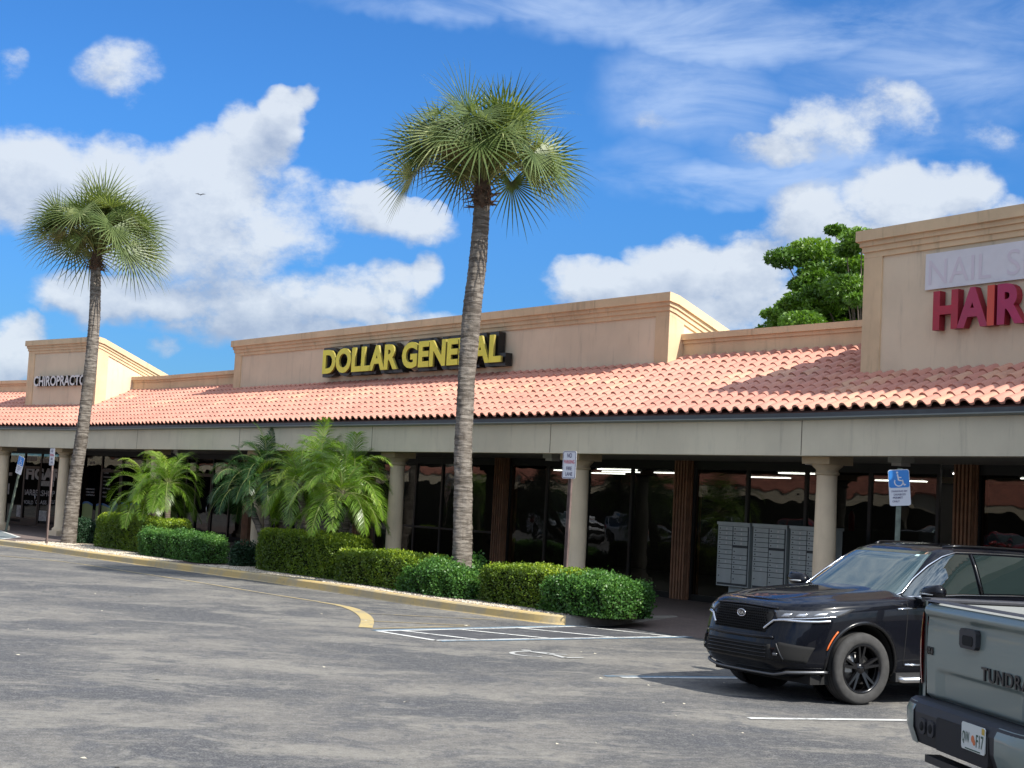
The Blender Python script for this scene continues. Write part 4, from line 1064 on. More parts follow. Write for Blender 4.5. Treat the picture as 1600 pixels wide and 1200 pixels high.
def posts(par, h, mt, lean=(0,0), w_=.03, z0=0):
    b = MB(); b.hexa([(-w_,-.012,z0),(w_,-.012,z0),(w_,.012,z0),(-w_,.012,z0),(-w_+lean[0],-.012+lean[1],h),(w_+lean[0],-.012+lean[1],h),(w_+lean[0],.012+lean[1],h),(-w_+lean[0],.012+lean[1],h)])
    for sg in (-1,1): b.hexa([(sg*w_-.004,-.03,z0),(sg*w_+.004,-.03,z0),(sg*w_+.004,0,z0),(sg*w_-.004,0,z0),(sg*w_-.004+lean[0],-.03+lean[1],h),(sg*w_+.004+lean[0],-.03+lean[1],h),(sg*w_+.004+lean[0],lean[1],h),(sg*w_-.004+lean[0],lean[1],h)])
    b.build('post', mt, par)
NPK = lambda: [(('border', border(.29,.44,.008), .0032),0,0,0,0,SGK),('NO',0,.155,.105,.075,SGK),('PARKING',0,.05,.235,.062,SGR),('FIRE',0,-.06,.125,.060,SGK),('LANE',0,-.15,.155,.062,SGK)]
s_, _h = onp(1, 886, 850, 1.25)
r_ = empty('fire_lane_sign', P(1,s_,1.25,.15), sign_rot(1,.12), 'no parking fire lane sign standing in the hedge right of the tallest palm', 'sign')
posts(r_, 2.62, POSTR, (.02,0)); plate(r_, 'sign_plate', .31, .46, 2.42, SGW, NPK(), 0.0, -.04)
s_, _h = onp(1, 73, 852, 2.35)
r_ = empty('fire_lane_sign', P(1,s_,2.35,.15), sign_rot(1,.05), 'no parking fire lane sign beside the leaning palm at the left kerb', 'sign')
posts(r_, 2.50, POSTR, (.0,0)); plate(r_, 'sign_plate', .31, .46, 2.32, SGW, NPK(), 0.0, -.04)
HCP = lambda ww=.31: [(('blue_panel', [rrect(.30,.26,.03)], .003),0,0,0,0,SGB)]
def hc_sign(base, rz, label, h, lean, tilt, mt, k_=1.0):
    r_ = empty('disabled_parking_sign', base, rz, label, 'sign'); r_.scale = (k_,)*3; posts(r_, h+.1, mt, (lean[0]*1.0,lean[1]), .034)
    yo = -.045+lean[1]; 
    def sh(polys, dx=0, dz=0): return [[(x+dx, z+dz) for x, z in p_] for p_ in polys]
    po = plate(r_, 'sign_plate', .32, .56, h-.2, SGW, [(('blue_panel', sh([rrect(.305,.27,.03)], 0, .135), .003),0,0,0,0,SGB),(('wheelchair_symbol', wheelchair(.24,0,.13), .006),0,0,0,0,SGW),
        ('PARKING BY',0,-.055,.24,.03,SGK),('DISABLED',0,-.105,.18,.03,SGK),('PERMIT',-.03,-.155,.15,.03,SGK),('ONLY',-.06,-.21,.11,.03,SGK),
        (('sticker', [[(.05,-.22),(.13,-.22),(.13,-.12),(.05,-.12)]], .004),0,0,0,0,SGW),('2.',.09,-.17,.045,.05,SGK)], tilt, yo)
    po.location.x = lean[0]*(h-.2)/(h+.1)
    return r_
s_, _h = onp(2, 1402, 800, .35)
hc_sign(P(2,s_,.35,.0), sign_rot(2,.8), 'blue and white disabled parking sign behind the black car roof', 2.90, (.02,0), R(-5), POST, .88)
q = gnd(8,836,.15); q = P(1,-30.9,1.0,.15)
s_, _h = onp(1, 8, 836, .75)
hc_sign(P(1,s_+.05,.75,.15), sign_rot(1,.25), 'leaning blue disabled parking sign at the far left by the ramp', 2.30, (.62,0), R(15), POST)

# ------------------------------------------------------------------ mailbox units
MBX = mat('grey_mailbox', (.40,.44,.42), .5, vary=.08, vscale=3, metal=.2); MBD = mat('mailbox_gap', (.05,.055,.055), .7); TAGM = mat('number_tag', (.55,.55,.52), .6); LK = mat('lock', (.03,.03,.03), .4)
def mailbox(s, ttl, label, tags):
    w_, d_, z0, z1 = .79, .43, .60, 1.70
    r_ = empty('mailbox_unit', P(1,s,ttl,.15), math.atan2(E1.y,E1.x), label, 'mailbox', 'grey mailbox units by the round column')
    b = MB(); b.box(0,w_,0,d_,z0-.15,z1-.15); b.box(-.015,w_+.015,-.02,d_+.02,z1-.149,z1-.10); b.build('cabinet', MBX, r_)
    b = MB(); b.box(.018,w_-.018,-.0035,-.0005,z0-.13,z1-.17); b.build('door_frame', MBD, r_)
    b = MB(); b.box(.22,.57,.1,.34,0.03,z0-.152); b.box(.14,.65,.05,.39,0,.028); b.build('pedestal', MBX, r_)
    cols = [[.085]*9+[.26], [.085]*4+[.012,.135]+[.085]*4+[.175]] if tags else None
    for c in range(2):
        z = z1-.175; x0 = .025+c*.372; 
        for i, hh in enumerate(cols[c]):
            if hh < .02:
                b = MB(); b.box(x0,x0+.352,-.008,-.004,z-.03,z); b.build('outgoing_slot', MBD, r_); z -= .036; continue
            b = MB(); b.box(x0,x0+.352,-.014,-.004,z-hh+.009,z-.002); dd = b.build('door', MBX, r_)
            b = MB(); b.lathe([(.0,-.022),(.011,-.022),(.011,-.013)], 8, (x0+.045,0,z-hh/2), 'y'); b.build('lock', LK, dd)
            if i in tags[c]: b = MB(); b.box(x0+.19,x0+.225,-.0165,-.0142,z-.065,z-.025); b.build('number_tag', TAGM, dd)
            z -= hh
    return r_
mailbox(-4.32, -2.6, 'leftmost grey mailbox unit beside the ribbed pier', ((0,1,2,3,5,7),(0,1,2,3,6,8)))
mailbox(-3.44, -2.6, 'middle one of the three grey mailbox units', ((8,),(0,1,2,3,7,8)))
mailbox(-2.56, -2.6, 'grey mailbox unit next to the round column', ((0,1,2,3,4,5,6),(0,1,2,3,6)))
# red fire extinguisher and a pale statue-like item behind the right glass
s_, h_ = onp(2, 1328, 810, TG+.2)
r_ = empty('fire_extinguisher', P(2,s_,TG+.16,h_-.22), 0, 'small red fire extinguisher on the glass right of the round column', 'extinguisher')
b = MB(); b.lathe([(0,0),(.05,.0),(.055,.02),(.055,.28),(.03,.34),(.018,.36)], 14); b.build('cylinder', mat('extinguisher_red', (.35,.02,.02), .4), r_)
b = MB(); b.lathe([(.016,.36),(.018,.40),(0,.41)], 8); b.obox((.03,0,.41),(.05,0,.01),(0,.01,0),(0,0,.008)); b.build('valve', LK, r_)
# planter by the shop glass and a distant bird
s_, h_ = onp(1, 425, 893-70, -.2)
bq = P(1, -17.0, -.9, .15)
r_ = empty('planter', bq, 0, 'dark round planter behind the middle feathery palms', 'planter'); b = MB(); b.lathe([(0,0),(.22,0),(.30,.62),(.36,.64),(.36,.72),(.31,.72),(.29,.62),(0,.60)], 24); b.build('bowl', mat('dark_planter', (.02,.018,.016), .6), r_)
d = ray(313,305); bp = CAMP+d*(120/d.y)
r_ = MB(); r_.add([(-.45,0,.10),(-.2,.05,.16),(0,0,.02),(.2,.05,.16),(.45,0,.10),(0,.16,.0),(0,-.22,.0),(0,0,.07)], [(0,1,2),(2,3,4),(1,2,5),(3,2,5),(1,6,2),(3,6,2),(7,1,5),(7,3,5),(7,6,1),(7,6,3)]); r_.build('bird', mat('bird_dark', (.05,.05,.055), .8), origin=None, label='tiny dark bird gliding high against the left cloud', cat='bird').location = bp
# ------------------------------------------------------------------ cars
def low_coat(m_):
    m_.node_tree.nodes['Principled BSDF'].inputs['Coat IOR'].default_value = 1.33; return m_
PAINT = mat('black_paint', (.003,.0035,.006), .25, coat=.8, spec=.1); low_coat(PAINT); GLB = mat('gloss_black', (.005,.005,.006), .2, coat=.3, spec=.3); SAT = mat('satin_black', (.02,.02,.021), .5)
CHR = mat('chrome', (.75,.76,.78), .12, metal=1.0); TYRE = mat('tyre_rubber', (.035,.034,.033), .85, vary=.25, vscale=12); VOID = mat('car_void', (.004,.004,.004), .9)
CGL = bpy.data.materials.new('car_glass'); CGL.use_nodes = True
_t = NT(CGL.node_tree); _b = _t.n['Principled BSDF']; _b.inputs['Base Color'].default_value = (.012,.020,.020,1); _b.inputs['Roughness'].default_value = .02; _b.inputs['Specular IOR Level'].default_value = .9; _b.inputs['Coat Weight'].default_value = 1; _b.inputs['Coat Roughness'].default_value = .01
WSG = CGL.copy(); WSG.name = 'windscreen_glass'; WSG.node_tree.nodes['Principled BSDF'].inputs['Base Color'].default_value = (.03,.055,.055,1)
LED = mat('lamp_glass', (.05,.052,.056), .12, coat=1); LEDW = mat('lamp_reflector', (.55,.56,.58), .2, metal=.8); ORG = mat('amber_marker', (.65,.13,.02), .3, coat=.5)
def squ(phi, p):
    c, s = math.cos(phi), math.sin(phi); r_ = (abs(c)**p+abs(s)**p)**(-1/p); return c*r_, s*r_
class Shell:
    """body skin: stacked plan outlines; lv rows are (z, half width, front x, rear x)"""
    def __init__(s, lv, p, xc, lift, crown): s.lv = lv; s.p = p; s.xc = xc; s.lift = lift; s.crown = crown; s.z = [a[0] for a in lv]
    def at(s, z):
        q = []
        for c in (1,2,3):
            ys = [a[c] for a in s.lv]; q.append(float(np.interp(z, s.z, ys)))
        return q
    def pt(s, phi, z, off=0.0, raw=False):
        w_, xf, xr = s.at(z); u, v = squ(phi, s.p); x = s.xc+(xf-s.xc)*u if u >= 0 else s.xc+(s.xc-xr)*u; y = w_*v
        if off:
            a = s.pt(phi+.01, z); b_ = s.pt(phi-.01, z); c = s.pt(phi, z+.01); d = s.pt(phi, z-.01)
            n = (a-b_).cross(c-d).normalized(); return Vector((x,y,z+s.lift(x,z)))+n*off
        return Vector((x,y,z+s.lift(x,z)))
    def sidephi(s, x, z):
        w_, xf, xr = s.at(z); u = (x-s.xc)/((xf-s.xc) if x > s.xc else (s.xc-xr)); u = max(-.999, min(.999, u)); v = (1-abs(u)**s.p)**(1/s.p); return math.atan2(v, u)
    def side(s, x, z, off=0.0, sg=1):   # point on the left (+y) or right skin at given x
        p_ = s.pt(s.sidephi(x, z), z, off); return Vector((p_.x, p_.y*sg, p_.z))
    def frontphi(s, y, z):
        w_, xf, xr = s.at(z); v = max(-.999, min(.999, y/w_)); u = (1-abs(v)**s.p)**(1/s.p); return math.atan2(v, u)
    def mesh(s, N=160, M=18, sub=3):
        zs = []
        for i in range(len(s.z)-1): zs += [s.z[i]+(s.z[i+1]-s.z[i])*j/sub for j in range(sub)]
        zs.append(s.z[-1]); V = []; F_ = []
        # smooth rows: monotone interpolation by resampling with averaging
        for z in zs:
            for i in range(N): p_ = s.pt(2*math.pi*i/N, z); V.append(p_)
        R_ = len(zs)
        for j in range(R_-1):
            for i in range(N): i2 = (i+1) % N; F_.append((j*N+i, j*N+i2, (j+1)*N+i2, (j+1)*N+i))
        # top sheet between mirrored points
        def sheet(row, top):
            idx = {}
            H_ = N//2
            for i in range(H_+1):
                a = row*N+i; b_ = row*N+(N-i) % N; pa, pb = V[a], V[b_]
                for m_ in range(M+1):
                    if m_ == 0: idx[i,m_] = a
                    elif m_ == M: idx[i,m_] = b_
                    elif i in (0, H_): idx[i,m_] = a
                    else:
                        f = m_/M; p_ = pa.lerp(pb, f); yy = 1-2*f; p_ = Vector(p_)
                        if top: p_.z += s.crown(p_.x, yy)
                        V.append(p_); idx[i,m_] = len(V)-1
            for i in range(H_):
                for m_ in range(M):
                    q = [idx[i,m_], idx[i,m_+1], idx[i+1,m_+1], idx[i+1,m_]]; u = []
                    for k in q:
                        if k not in u: u.append(k)
                    if len(u) >= 3: F_.append(tuple(u if top else u[::-1]))
        sheet(R_-1, True); sheet(0, False)
        return V, F_
    def patch(s, c4, off, nu=16, nv=6, sg=1, mode='phi', edge=True):
        """bilinear patch; corners in (phi deg | front y | side x, z): bottom-left, bottom-right, top-right, top-left; sides fall back to the skin"""
        rows = []
        def pnt(u, v, o_):
            a = [(c4[0][k]*(1-u)+c4[1][k]*u)*(1-v)+(c4[3][k]*(1-u)+c4[2][k]*u)*v for k in (0,1)]
            ph = R(a[0]) if mode == 'phi' else (s.frontphi(a[0], a[1]) if mode == 'y' else s.sidephi(a[0], a[1]))
            p_ = s.pt(ph, a[1], o_); return (p_.x, p_.y*sg, p_.z)
        V = []; F_ = []
        for j in range(nv+1):
            for i in range(nu+1): V.append(pnt(i/nu, j/nv, off))
        for j in range(nv):
            for i in range(nu): k = j*(nu+1)+i; F_.append((k,k+1,k+nu+2,k+nu+1))
        if edge:
            lo = [pnt(i/nu,0,-.01) for i in range(nu+1)]; hi = [pnt(i/nu,1,-.01) for i in range(nu+1)]; k0 = len(V); V += lo+hi
            for i in range(nu): F_ += [(i,k0+i,k0+i+1,i+1),(nv*(nu+1)+i,nv*(nu+1)+i+1,k0+nu+2+i,k0+nu+1+i)]
            l_ = [pnt(0,j/nv,-.01) for j in range(nv+1)]; r2_ = [pnt(1,j/nv,-.01) for j in range(nv+1)]; k0 = len(V); V += l_+r2_
            for j in range(nv): F_ += [(j*(nu+1),(j+1)*(nu+1),k0+j+1,k0+j),(j*(nu+1)+nu,k0+nv+1+j,k0+nv+2+j,(j+1)*(nu+1)+nu)]
        return V, F_
    def line(s, pts, off, mode='phi', n=10, sg=1):
        out_ = []
        for (a0,z0), (a1,z1) in zip(pts[:-1], pts[1:]):
            for i in range(n):
                f = i/n; a = a0+(a1-a0)*f; z = z0+(z1-z0)*f
                ph = R(a) if mode == 'phi' else (s.frontphi(a, z) if mode == 'y' else s.sidephi(a, z)); p_ = s.pt(ph, z, off); out_.append((p_.x,p_.y*sg,p_.z))
        a, z = pts[-1]; ph = R(a) if mode == 'phi' else (s.frontphi(a, z) if mode == 'y' else s.sidephi(a, z)); p_ = s.pt(ph, z, off); out_.append((p_.x,p_.y*sg,p_.z)); return out_
def boolean(ob, cutters, op='DIFFERENCE'):
    for c in cutters:
        md = ob.modifiers.new('b', 'BOOLEAN'); md.object = c; md.operation = op; md.solver = 'EXACT'
    dg = bpy.context.evaluated_depsgraph_get(); me = bpy.data.meshes.new_from_object(ob.evaluated_get(dg)); ob.modifiers.clear(); old = ob.data; ob.data = me; bpy.data.meshes.remove(old)
    for c in cutters: m_ = c.data; bpy.data.objects.remove(c); bpy.data.meshes.remove(m_)
def cut_arches(ob, centres, r_, ymin=.58):
    """open round wheel arches: faces wholly inside go, the rim of the hole is drawn onto the circle"""
    bm = bmesh.new(); bm.from_mesh(ob.data)
    ins = set()
    for v in bm.verts:
        if abs(v.co.y) < ymin: continue
        for cx_, cz_ in centres:
            if (v.co.x-cx_)**2+(v.co.z-cz_)**2 < r_*r_: ins.add(v)
    dead = [f for f in bm.faces if all(v in ins for v in f.verts)]
    bmesh.ops.delete(bm, geom=dead, context='FACES')
    for v in list(bm.verts):
        if not v.is_valid or v not in ins: continue
        for cx_, cz_ in centres:
            dx, dz = v.co.x-cx_, v.co.z-cz_; d = math.hypot(dx, dz)
            if d < r_: k = r_/max(d,.01); v.co.x = cx_+dx*k; v.co.z = max(cz_+dz*k, .05)
    bmesh.ops.delete(bm, geom=[v for v in bm.verts if not v.link_faces], context='VERTS')
    bm.to_mesh(ob.data); bm.free()
def recalc(ob):
    bm = bmesh.new(); bm.from_mesh(ob.data); bmesh.ops.remove_doubles(bm, verts=bm.verts, dist=1e-5); bmesh.ops.recalc_face_normals(bm, faces=bm.faces); bm.to_mesh(ob.data); bm.free()
def wheel(par, x, y, r_, sg, rim, spokes=5, wd=.235, rimr=.255, name='wheel', steer=0):
    w_ = empty('wheel', (x, y, r_), steer); w_.parent = par; 
    h = wd/2; b = MB()
    prof = [(rimr-.01,-h*.7),(rimr+.005,-h*.92),(rimr+.03,-h),(r_-.035,-h*1.0),(r_-.012,-h*.88),(r_-.003,-h*.6),(r_,-h*.3),(r_,h*.3),(r_-.003,h*.6),(r_-.012,h*.88),(r_-.035,h*1.0),(rimr+.03,h),(rimr+.005,h*.92),(rimr-.01,h*.7)]
    b.lathe(prof, 64, (0,0,0), 'y'); 
    for gx in (-.28,-.1,.1,.28): b.lathe([(r_+.0008,gx*wd-.004),(r_+.0008,gx*wd+.004)], 64, (0,0,0), 'y', 1)
    b.build('tyre', [TYRE, VOID], w_)
    b = MB(); o_ = sg*h*.80
    b.lathe([(rimr-.012,-h*.7),(rimr-.03,-h*.4),(rimr-.03,h*.4),(rimr-.012,h*.7)], 64, (0,0,0), 'y')
    b.lathe([(rimr-.002,sg*h*.90),(rimr-.020,sg*h*.92),(rimr-.028,sg*h*.70)], 64, (0,0,0), 'y')
    b.lathe([(0,o_-sg*.0),(.035,o_),(.045,o_-sg*.008),(.065,o_-sg*.02),(.075,o_-sg*.06)], 24, (0,0,0), 'y')
    for i in range(spokes):
        for dlt in (-.17,.17):
            a0 = 2*math.pi*i/spokes+.3; a1 = a0+dlt; 
            pa = Vector((math.cos(a0+dlt*.5)*.05,0,math.sin(a0+dlt*.5)*.05)); pb = Vector((math.cos(a1)*(rimr-.02),0,math.sin(a1)*(rimr-.02))); d = (pb-pa).normalized(); n = Vector((-d.z,0,d.x))
            ws, we = .016, .011
            yo, yi = o_-sg*.012, o_-sg*.055; ye = sg*h*.86
            b.add([pa-n*ws+Vector((0,yo,0)),pa+n*ws+Vector((0,yo,0)),pb+n*we+Vector((0,ye,0)),pb-n*we+Vector((0,ye,0)),pa-n*ws*1.4+Vector((0,yi,0)),pa+n*ws*1.4+Vector((0,yi,0)),pb+n*we*1.6+Vector((0,ye-sg*.04,0)),pb-n*we*1.6+Vector((0,ye-sg*.04,0))],
                [(0,1,2,3),(4,7,6,5),(0,3,7,4),(1,5,6,2),(0,4,5,1),(3,2,6,7)])
        for k_ in range(1): 
            a2 = 2*math.pi*i/spokes+.3+math.pi/spokes; b.lathe([(.0,o_-sg*.018),(.009,o_-sg*.018),(.009,o_-sg*.03)], 6, (math.cos(a2)*.052,0,math.sin(a2)*.052), 'y')
    b.build('rim', rim, w_)
    b = MB(); b.lathe([(.0,-sg*.01),(.165,-sg*.01),(.165,sg*.01),(0.0,sg*.01)], 40, (0,0,0), 'y'); b.obox((.13,0,.03),(.045,0,0),(0,.04,0),(0,0,.07)); b.build('brake_disc', mat('brake_steel', (.25,.25,.25), .35, metal=.9), w_)
    return w_

def suv(root, paint_, steer=0.0, emblem=True):
    WB, FX, WR = 1.4075, 2.35, .372
    lv = [(.23,.80,2.04,-2.28),(.27,.865,2.16,-2.36),(.33,.905,2.28,-2.41),(.40,.925,2.345,-2.44),(.48,.932,2.362,-2.455),(.56,.936,2.355,-2.46),(.66,.942,2.335,-2.46),(.76,.948,2.305,-2.455),(.86,.950,2.275,-2.45),(.93,.946,2.245,-2.44),(.975,.935,2.205,-2.43),(1.005,.915,2.15,-2.42),(1.02,.885,2.09,-2.40)]
    def lift(x, z):
        f = max(0, min(1, (z-.60)/.42)); f = f*f*(3-2*f); g = .085*max(0, min(1, (2.1-x)/1.3)); 
        return f*g
    def crown(x, yy):
        t = max(0, min(1, (2.15-x)/.55)); t = t*(2-t); a = 1-abs(yy)**2.6
        c = .058*t*a+.030*max(0, min(1, (2.0-x)/1.2))*a
        c += .014*t*math.exp(-((abs(yy)-.70)/.09)**2)-.010*t*math.exp(-((abs(yy)-.52)/.08)**2)
        return c
    B = Shell(lv, 4.6, 0.0, lift, crown); V, F_ = B.mesh(360, 24, 3)
    mb = MB(); mb.add(V, F_, 0, True); body = mb.build('body', paint_, root); recalc(body)
    cut_arches(body, [(WB,.40),(-WB,.40)], .435)
    body.data.polygons.foreach_set('use_smooth', [True]*len(body.data.polygons))
    try: body.data.set_sharp_from_angle(angle=R(32))
    except Exception: pass
    # wheel wells and arches
    for x in (WB, -WB):
        for sg in (1,-1):
            b = MB(); b.lathe([(.428,.55*sg),(.428,.90*sg)], 40, (x,0,.40), 'y', 0, True, R(-12), R(192)); b.lathe([(0,.56*sg),(.43,.56*sg)], 40, (x,0,.40), 'y'); b.build('wheel_well', VOID, body)
            b = MB(); 
            pts = []
            for i in range(29):
                a = R(-14+208*i/28); xx, zz = x+.445*math.cos(a), .40+.445*math.sin(a); zz = max(zz, .26); yv = B.side(xx, min(zz,.98), 0).y; pts.append((xx, (yv-.006)*sg, zz))
            b.tube(pts, .022, 8); b.build('arch_trim', GLB, body)
            wheel(root, x, sg*.805, WR, sg, GLB, steer=steer if x > 0 else 0)
    # glasshouse
    gv = [(1.02,.880,1.02,-2.30),(1.07,.872,.99,-2.29),(1.14,.850,.87,-2.25),(1.25,.812,.68,-2.19),(1.38,.762,.46,-2.12),(1.48,.715,.30,-2.07),(1.545,.675,.17,-2.02),(1.585,.635,.05,-1.96),(1.605,.59,-.06,-1.88)]
    def glift(x, z): return max(0, .05-.035*((x+.35)/1.6)**2) if z > 1.4 else max(0, .05-.035*((x+.35)/1.6)**2)*max(0,(z-1.02)/.38)+.055*max(0,1-(z-1.02)/.38)*max(0,min(1,(1.0-x)/1.0))
    G = Shell(gv, 6.0, -.55, glift, lambda x, yy: .032*(1-abs(yy)**2.2)*max(0,min(1,(.05-x)/.5))*max(0,min(1,(x+2.0)/.5))); V, F_ = G.mesh(160, 16, 3)
    mb = MB(); mb.add(V, F_, 0, True); gh = mb.build('roof', paint_, root); recalc(gh)
    def bld(name, vf, m_, par, sm=True):
        b = MB(); b.add(vf[0], vf[1], 0, sm); o_ = b.build(name, m_, par); return o_
    bld('windscreen', G.patch([(-44,1.075),(44,1.075),(42,1.545),(-42,1.545)], .006, 30, 12), WSG, root)
    bld('rear_window', G.patch([(138,1.16),(222,1.16),(218,1.52),(142,1.52)], .006, 24, 8), CGL, root)
    b = MB(); b.tube(G.line([(-44,1.066),(44,1.066)], .012, n=30), .014, 6); cowl = b.build('cowl_trim', SAT, root)
    sunr = MB(); 
    for sg in (1,-1):
        # side glass: front door, rear door, quarter
        def apx(z): return float(np.interp(z, [1.1,1.25,1.38,1.48,1.53], [.76,.545,.315,.10,-.06]))
        zt = lambda x: 1.525
        for (xa, xb, nm, zb) in ((None,-.30,'front_window',1.105),(-.38,-1.22,'rear_side_window',1.115),(-1.30,-1.86,'quarter_window',1.16)):
            V_ = []; F2 = []; nu, nv = 14, 8
            for j in range(nv+1):
                z = zb+(1.53-zb)*j/nv
                for i in range(nu+1):
                    x0 = apx(z) if xa is None else xa; x1 = xb if nm != 'quarter_window' else xb+.10*j/nv; x = x0+(x1-x0)*i/nu; p_ = G.side(x, z, .007); V_.append((p_.x,p_.y*sg,p_.z))
            for j in range(nv):
                for i in range(nu): k = j*(nu+1)+i; F2.append((k,k+1,k+nu+2,k+nu+1) if sg < 0 else (k,k+nu+1,k+nu+2,k+1))
            bld(nm, (V_, F2), CGL, root)
        # bright surround: belt line and curved upper frame
        pl = [(.86,1.085),(.74,1.13),(.545,1.26),(.31,1.395),(.09,1.495),(-.12,1.545)]
        b = MB(); pts = [G.side(x, z, .012, sg) for x, z in pl]; pts += [G.side(x, 1.548, .010, sg) for x in (-.5,-.9,-1.3,-1.7)]
        b.tube(pts, .009, 6); b.build('window_trim', CHR, root)
        b = MB(); b.tube([G.side(x, 1.093, .010, sg) for x in np.linspace(.80,-1.9,14)], .009, 6); b.build('belt_trim', CHR, root)
        b = MB(); b.tube([G.side(-.34, z, .009, sg) for z in (1.10,1.25,1.4,1.53)], .018, 6); b.build('door_pillar', GLB, root)
        # roof rail
        b = MB(); pts = []
        for x in np.linspace(-.08,-1.85,16):
            p_ = G.side(x, 1.598, .0, sg); u = min(1, min((-.08-x)/.15, (x+1.85)/.15)); pts.append((x, p_.y-.02*sg, p_.z+.002+.020*max(0,u)**.5))
        b.tube(pts, .016, 8); b.build('roof_rail', GLB, root)
        # door mirror
        b = MB(); c = Vector((.60, sg*1.07, 1.17)); pr = [(0,-.155),(.06,-.15),(.10,-.085),(.112,.0),(.10,.085),(.06,.14),(0,.145)]
        b.lathe(pr, 18, (0,0,0), 'y'); b.v = [(c.x+v[0]*.85, c.y+v[1], c.z+v[2]*.80+.02*(v[1]*sg > 0)) for v in b.v]
        mo = b.build('door_mirror', paint_, root)
        b = MB(); b.obox((.615, sg*.93, 1.08), (.05,0,0), (0,.07,-.01*sg), (0,.01,.03)); b.build('mirror_foot', GLB, mo)
        b = MB(); b.tube([(.675,sg*.95,1.165),(.695,sg*1.04,1.165),(.675,sg*1.14,1.165),(.62,sg*1.205,1.165)], .010, 6); b.build('mirror_indicator', mat('indicator_silver', (.65,.65,.62), .2, metal=.6), mo)
        # doors: shut lines, handles, sill, step
        for pl in ([(.86,.40),(.84,.80),(.83,1.0)],[(-.34,.36),(-.34,.7),(-.34,1.0)],[(-1.22,.95),(-1.20,1.0)]):
            b = MB(); b.tube([tuple(B.side(x, z, -.001, sg)) for (x0,z0),(x1,z1) in zip(pl[:-1],pl[1:]) for x, z in [(x0+(x1-x0)*i/6, z0+(z1-z0)*i/6) for i in range(7)]], .0045, 5); b.build('door_gap', VOID, body)
        b = MB(); b.tube([tuple(B.side(x, z, -.001, sg)) for x, z in ((1.10,1.012),(1.06,.985),(1.0,.965),(.86,.95))], .004, 5); b.build('bonnet_gap', VOID, body)
        for x in (-.18,-1.05):
            b = MB(); b.tube([tuple(B.side(x, .905, .004, sg)),tuple(B.side(x+.03, .91, .035, sg)),tuple(B.side(x+.17, .91, .035, sg)),tuple(B.side(x+.20, .905, .004, sg))], .011, 6); b.build('door_handle', CHR, body)
        b = MB(); b.tube([tuple(B.side(x, .93+.0*x, .008, sg)) for x in (.98,.90,.80,.72)], .010, 6); b.build('wing_garnish', CHR, body)
        b = MB(); 
        b.obox((0,sg*.905,.285), (.98,0,0), (0,.045,0), (0,0,.045)); b.build('sill', SAT, body)
        b = MB(); b.tube([(.94,sg*.90,.27),(.90,sg*.975,.262),(-.90,sg*.975,.262),(-.94,sg*.90,.27)], .032, 12); b.build('side_step', mat('brushed_steel', (.62,.62,.62), .28, metal=1), root)
        b = MB(); b.tube([tuple(B.side(x, .405+.012*math.sin(x), .004, sg)) for x in np.linspace(.84,-.84,12)], .012, 6); b.build('sill_strip', CHR, body)
        # amber side marker on the front arch
        b = MB(); pts = []
        for i in range(8):
            a = R(161-27*i/7); xx, zz = WB+.478*math.cos(math.pi-a), .40+.478*math.sin(a); pts.append(tuple(B.side(xx, zz, .006, sg)))
        b.tube(pts, .009, 6); b.build('side_marker', ORG, body)
        # headlamp: dark lens, reflectors, bright strip under it
        hl = bld('headlight', B.patch([(29.5,.845),(51,.885),(54.5,.950),(26,.930)], .008, 16, 4, sg), LED, root)
        for i in range(3):
            a = 31.0+i*6.0; bld('lamp_lens', B.patch([(a,.867+i*.012),(a+3.6,.872+i*.012),(a+5.0,.912+i*.006),(a+1.6,.907+i*.006)], .014, 4, 2, sg), LEDW, hl)
        b = MB(); b.tube(B.line([(30,.842),(44,.872),(50,.885)], .016, sg=sg), .006, 6); b.build('light_strip', CHR, hl)
        b = MB(); b.tube(B.line([(23,.735),(28,.825),(33,.838),(45,.838),(48.5,.845)], .016, sg=sg), .0125, 8); b.build('grille_wing', CHR, root)
        # lower corner: blade, fog lamp, dark side intake
        bld('corner_intake', B.patch([(30,.43),(44,.42),(46,.58),(33,.62)], .005, 10, 6, sg), VOID, body)
        b = MB(); b.tube(B.line([(36,.44),(34,.52),(32,.60)], .008, sg=sg), .012, 8); b.build('bumper_blade', GLB, body)
        b = MB(); b.tube(B.line([(31.5,.49),(33.5,.49)], .006, sg=sg), .018, 8); b.build('fog_lamp', LED, body)
        tl = bld('tail_light', B.patch([(126,.80),(146,.80),(146,1.0),(126,1.0)], .006, 8, 4, sg), mat('tail_red', (.30,.01,.015), .15, coat=1), root)
    # grille with raised mesh
    gr = bld('grille', B.patch([(-24,.70),(24,.70),(27.5,.935),(-27.5,.935)], .004, 30, 6), VOID, root)
    b = MB()
    for r_ in range(9):
        z = .712+r_*.026; half = int(13-abs(4-r_)*0.2)
        for i in range(-half, half):
            a = (i+.5*(r_ % 2))*1.95
            if abs(a) > 23.0+3.2*(z-.70)/.235: continue
            q = [B.pt(R(a+da), z+dz, .016) for da, dz in ((-.85,0),(0,.0105),(.85,0),(0,-.0105))]; c = B.pt(R(a), z, .004)
            b.add(q+[B.pt(R(a+da*.35), z+dz*.35, .006) for da, dz in ((-.85,0),(0,.0105),(.85,0),(0,-.0105))], [(0,1,5,4),(1,2,6,5),(2,3,7,6),(3,0,4,7)])
    b.build('mesh', GLB, gr)
    b = MB(); b.tube(B.line([(-28,.945),(-14,.952),(0,.956),(14,.952),(28,.945)], .010, n=8), .010, 8); b.build('grille_rim', GLB, gr)
    li = bld('lower_intake', B.patch([(-31,.42),(31,.42),(29,.585),(-29,.585)], .005, 30, 6), VOID, root)
    b = MB()
    for z in (.455,.49,.525,.56): b.tube(B.line([(-27,z),(0,z),(27,z)], .012, n=12), .006, 6)
    b.build('slats', GLB, li)
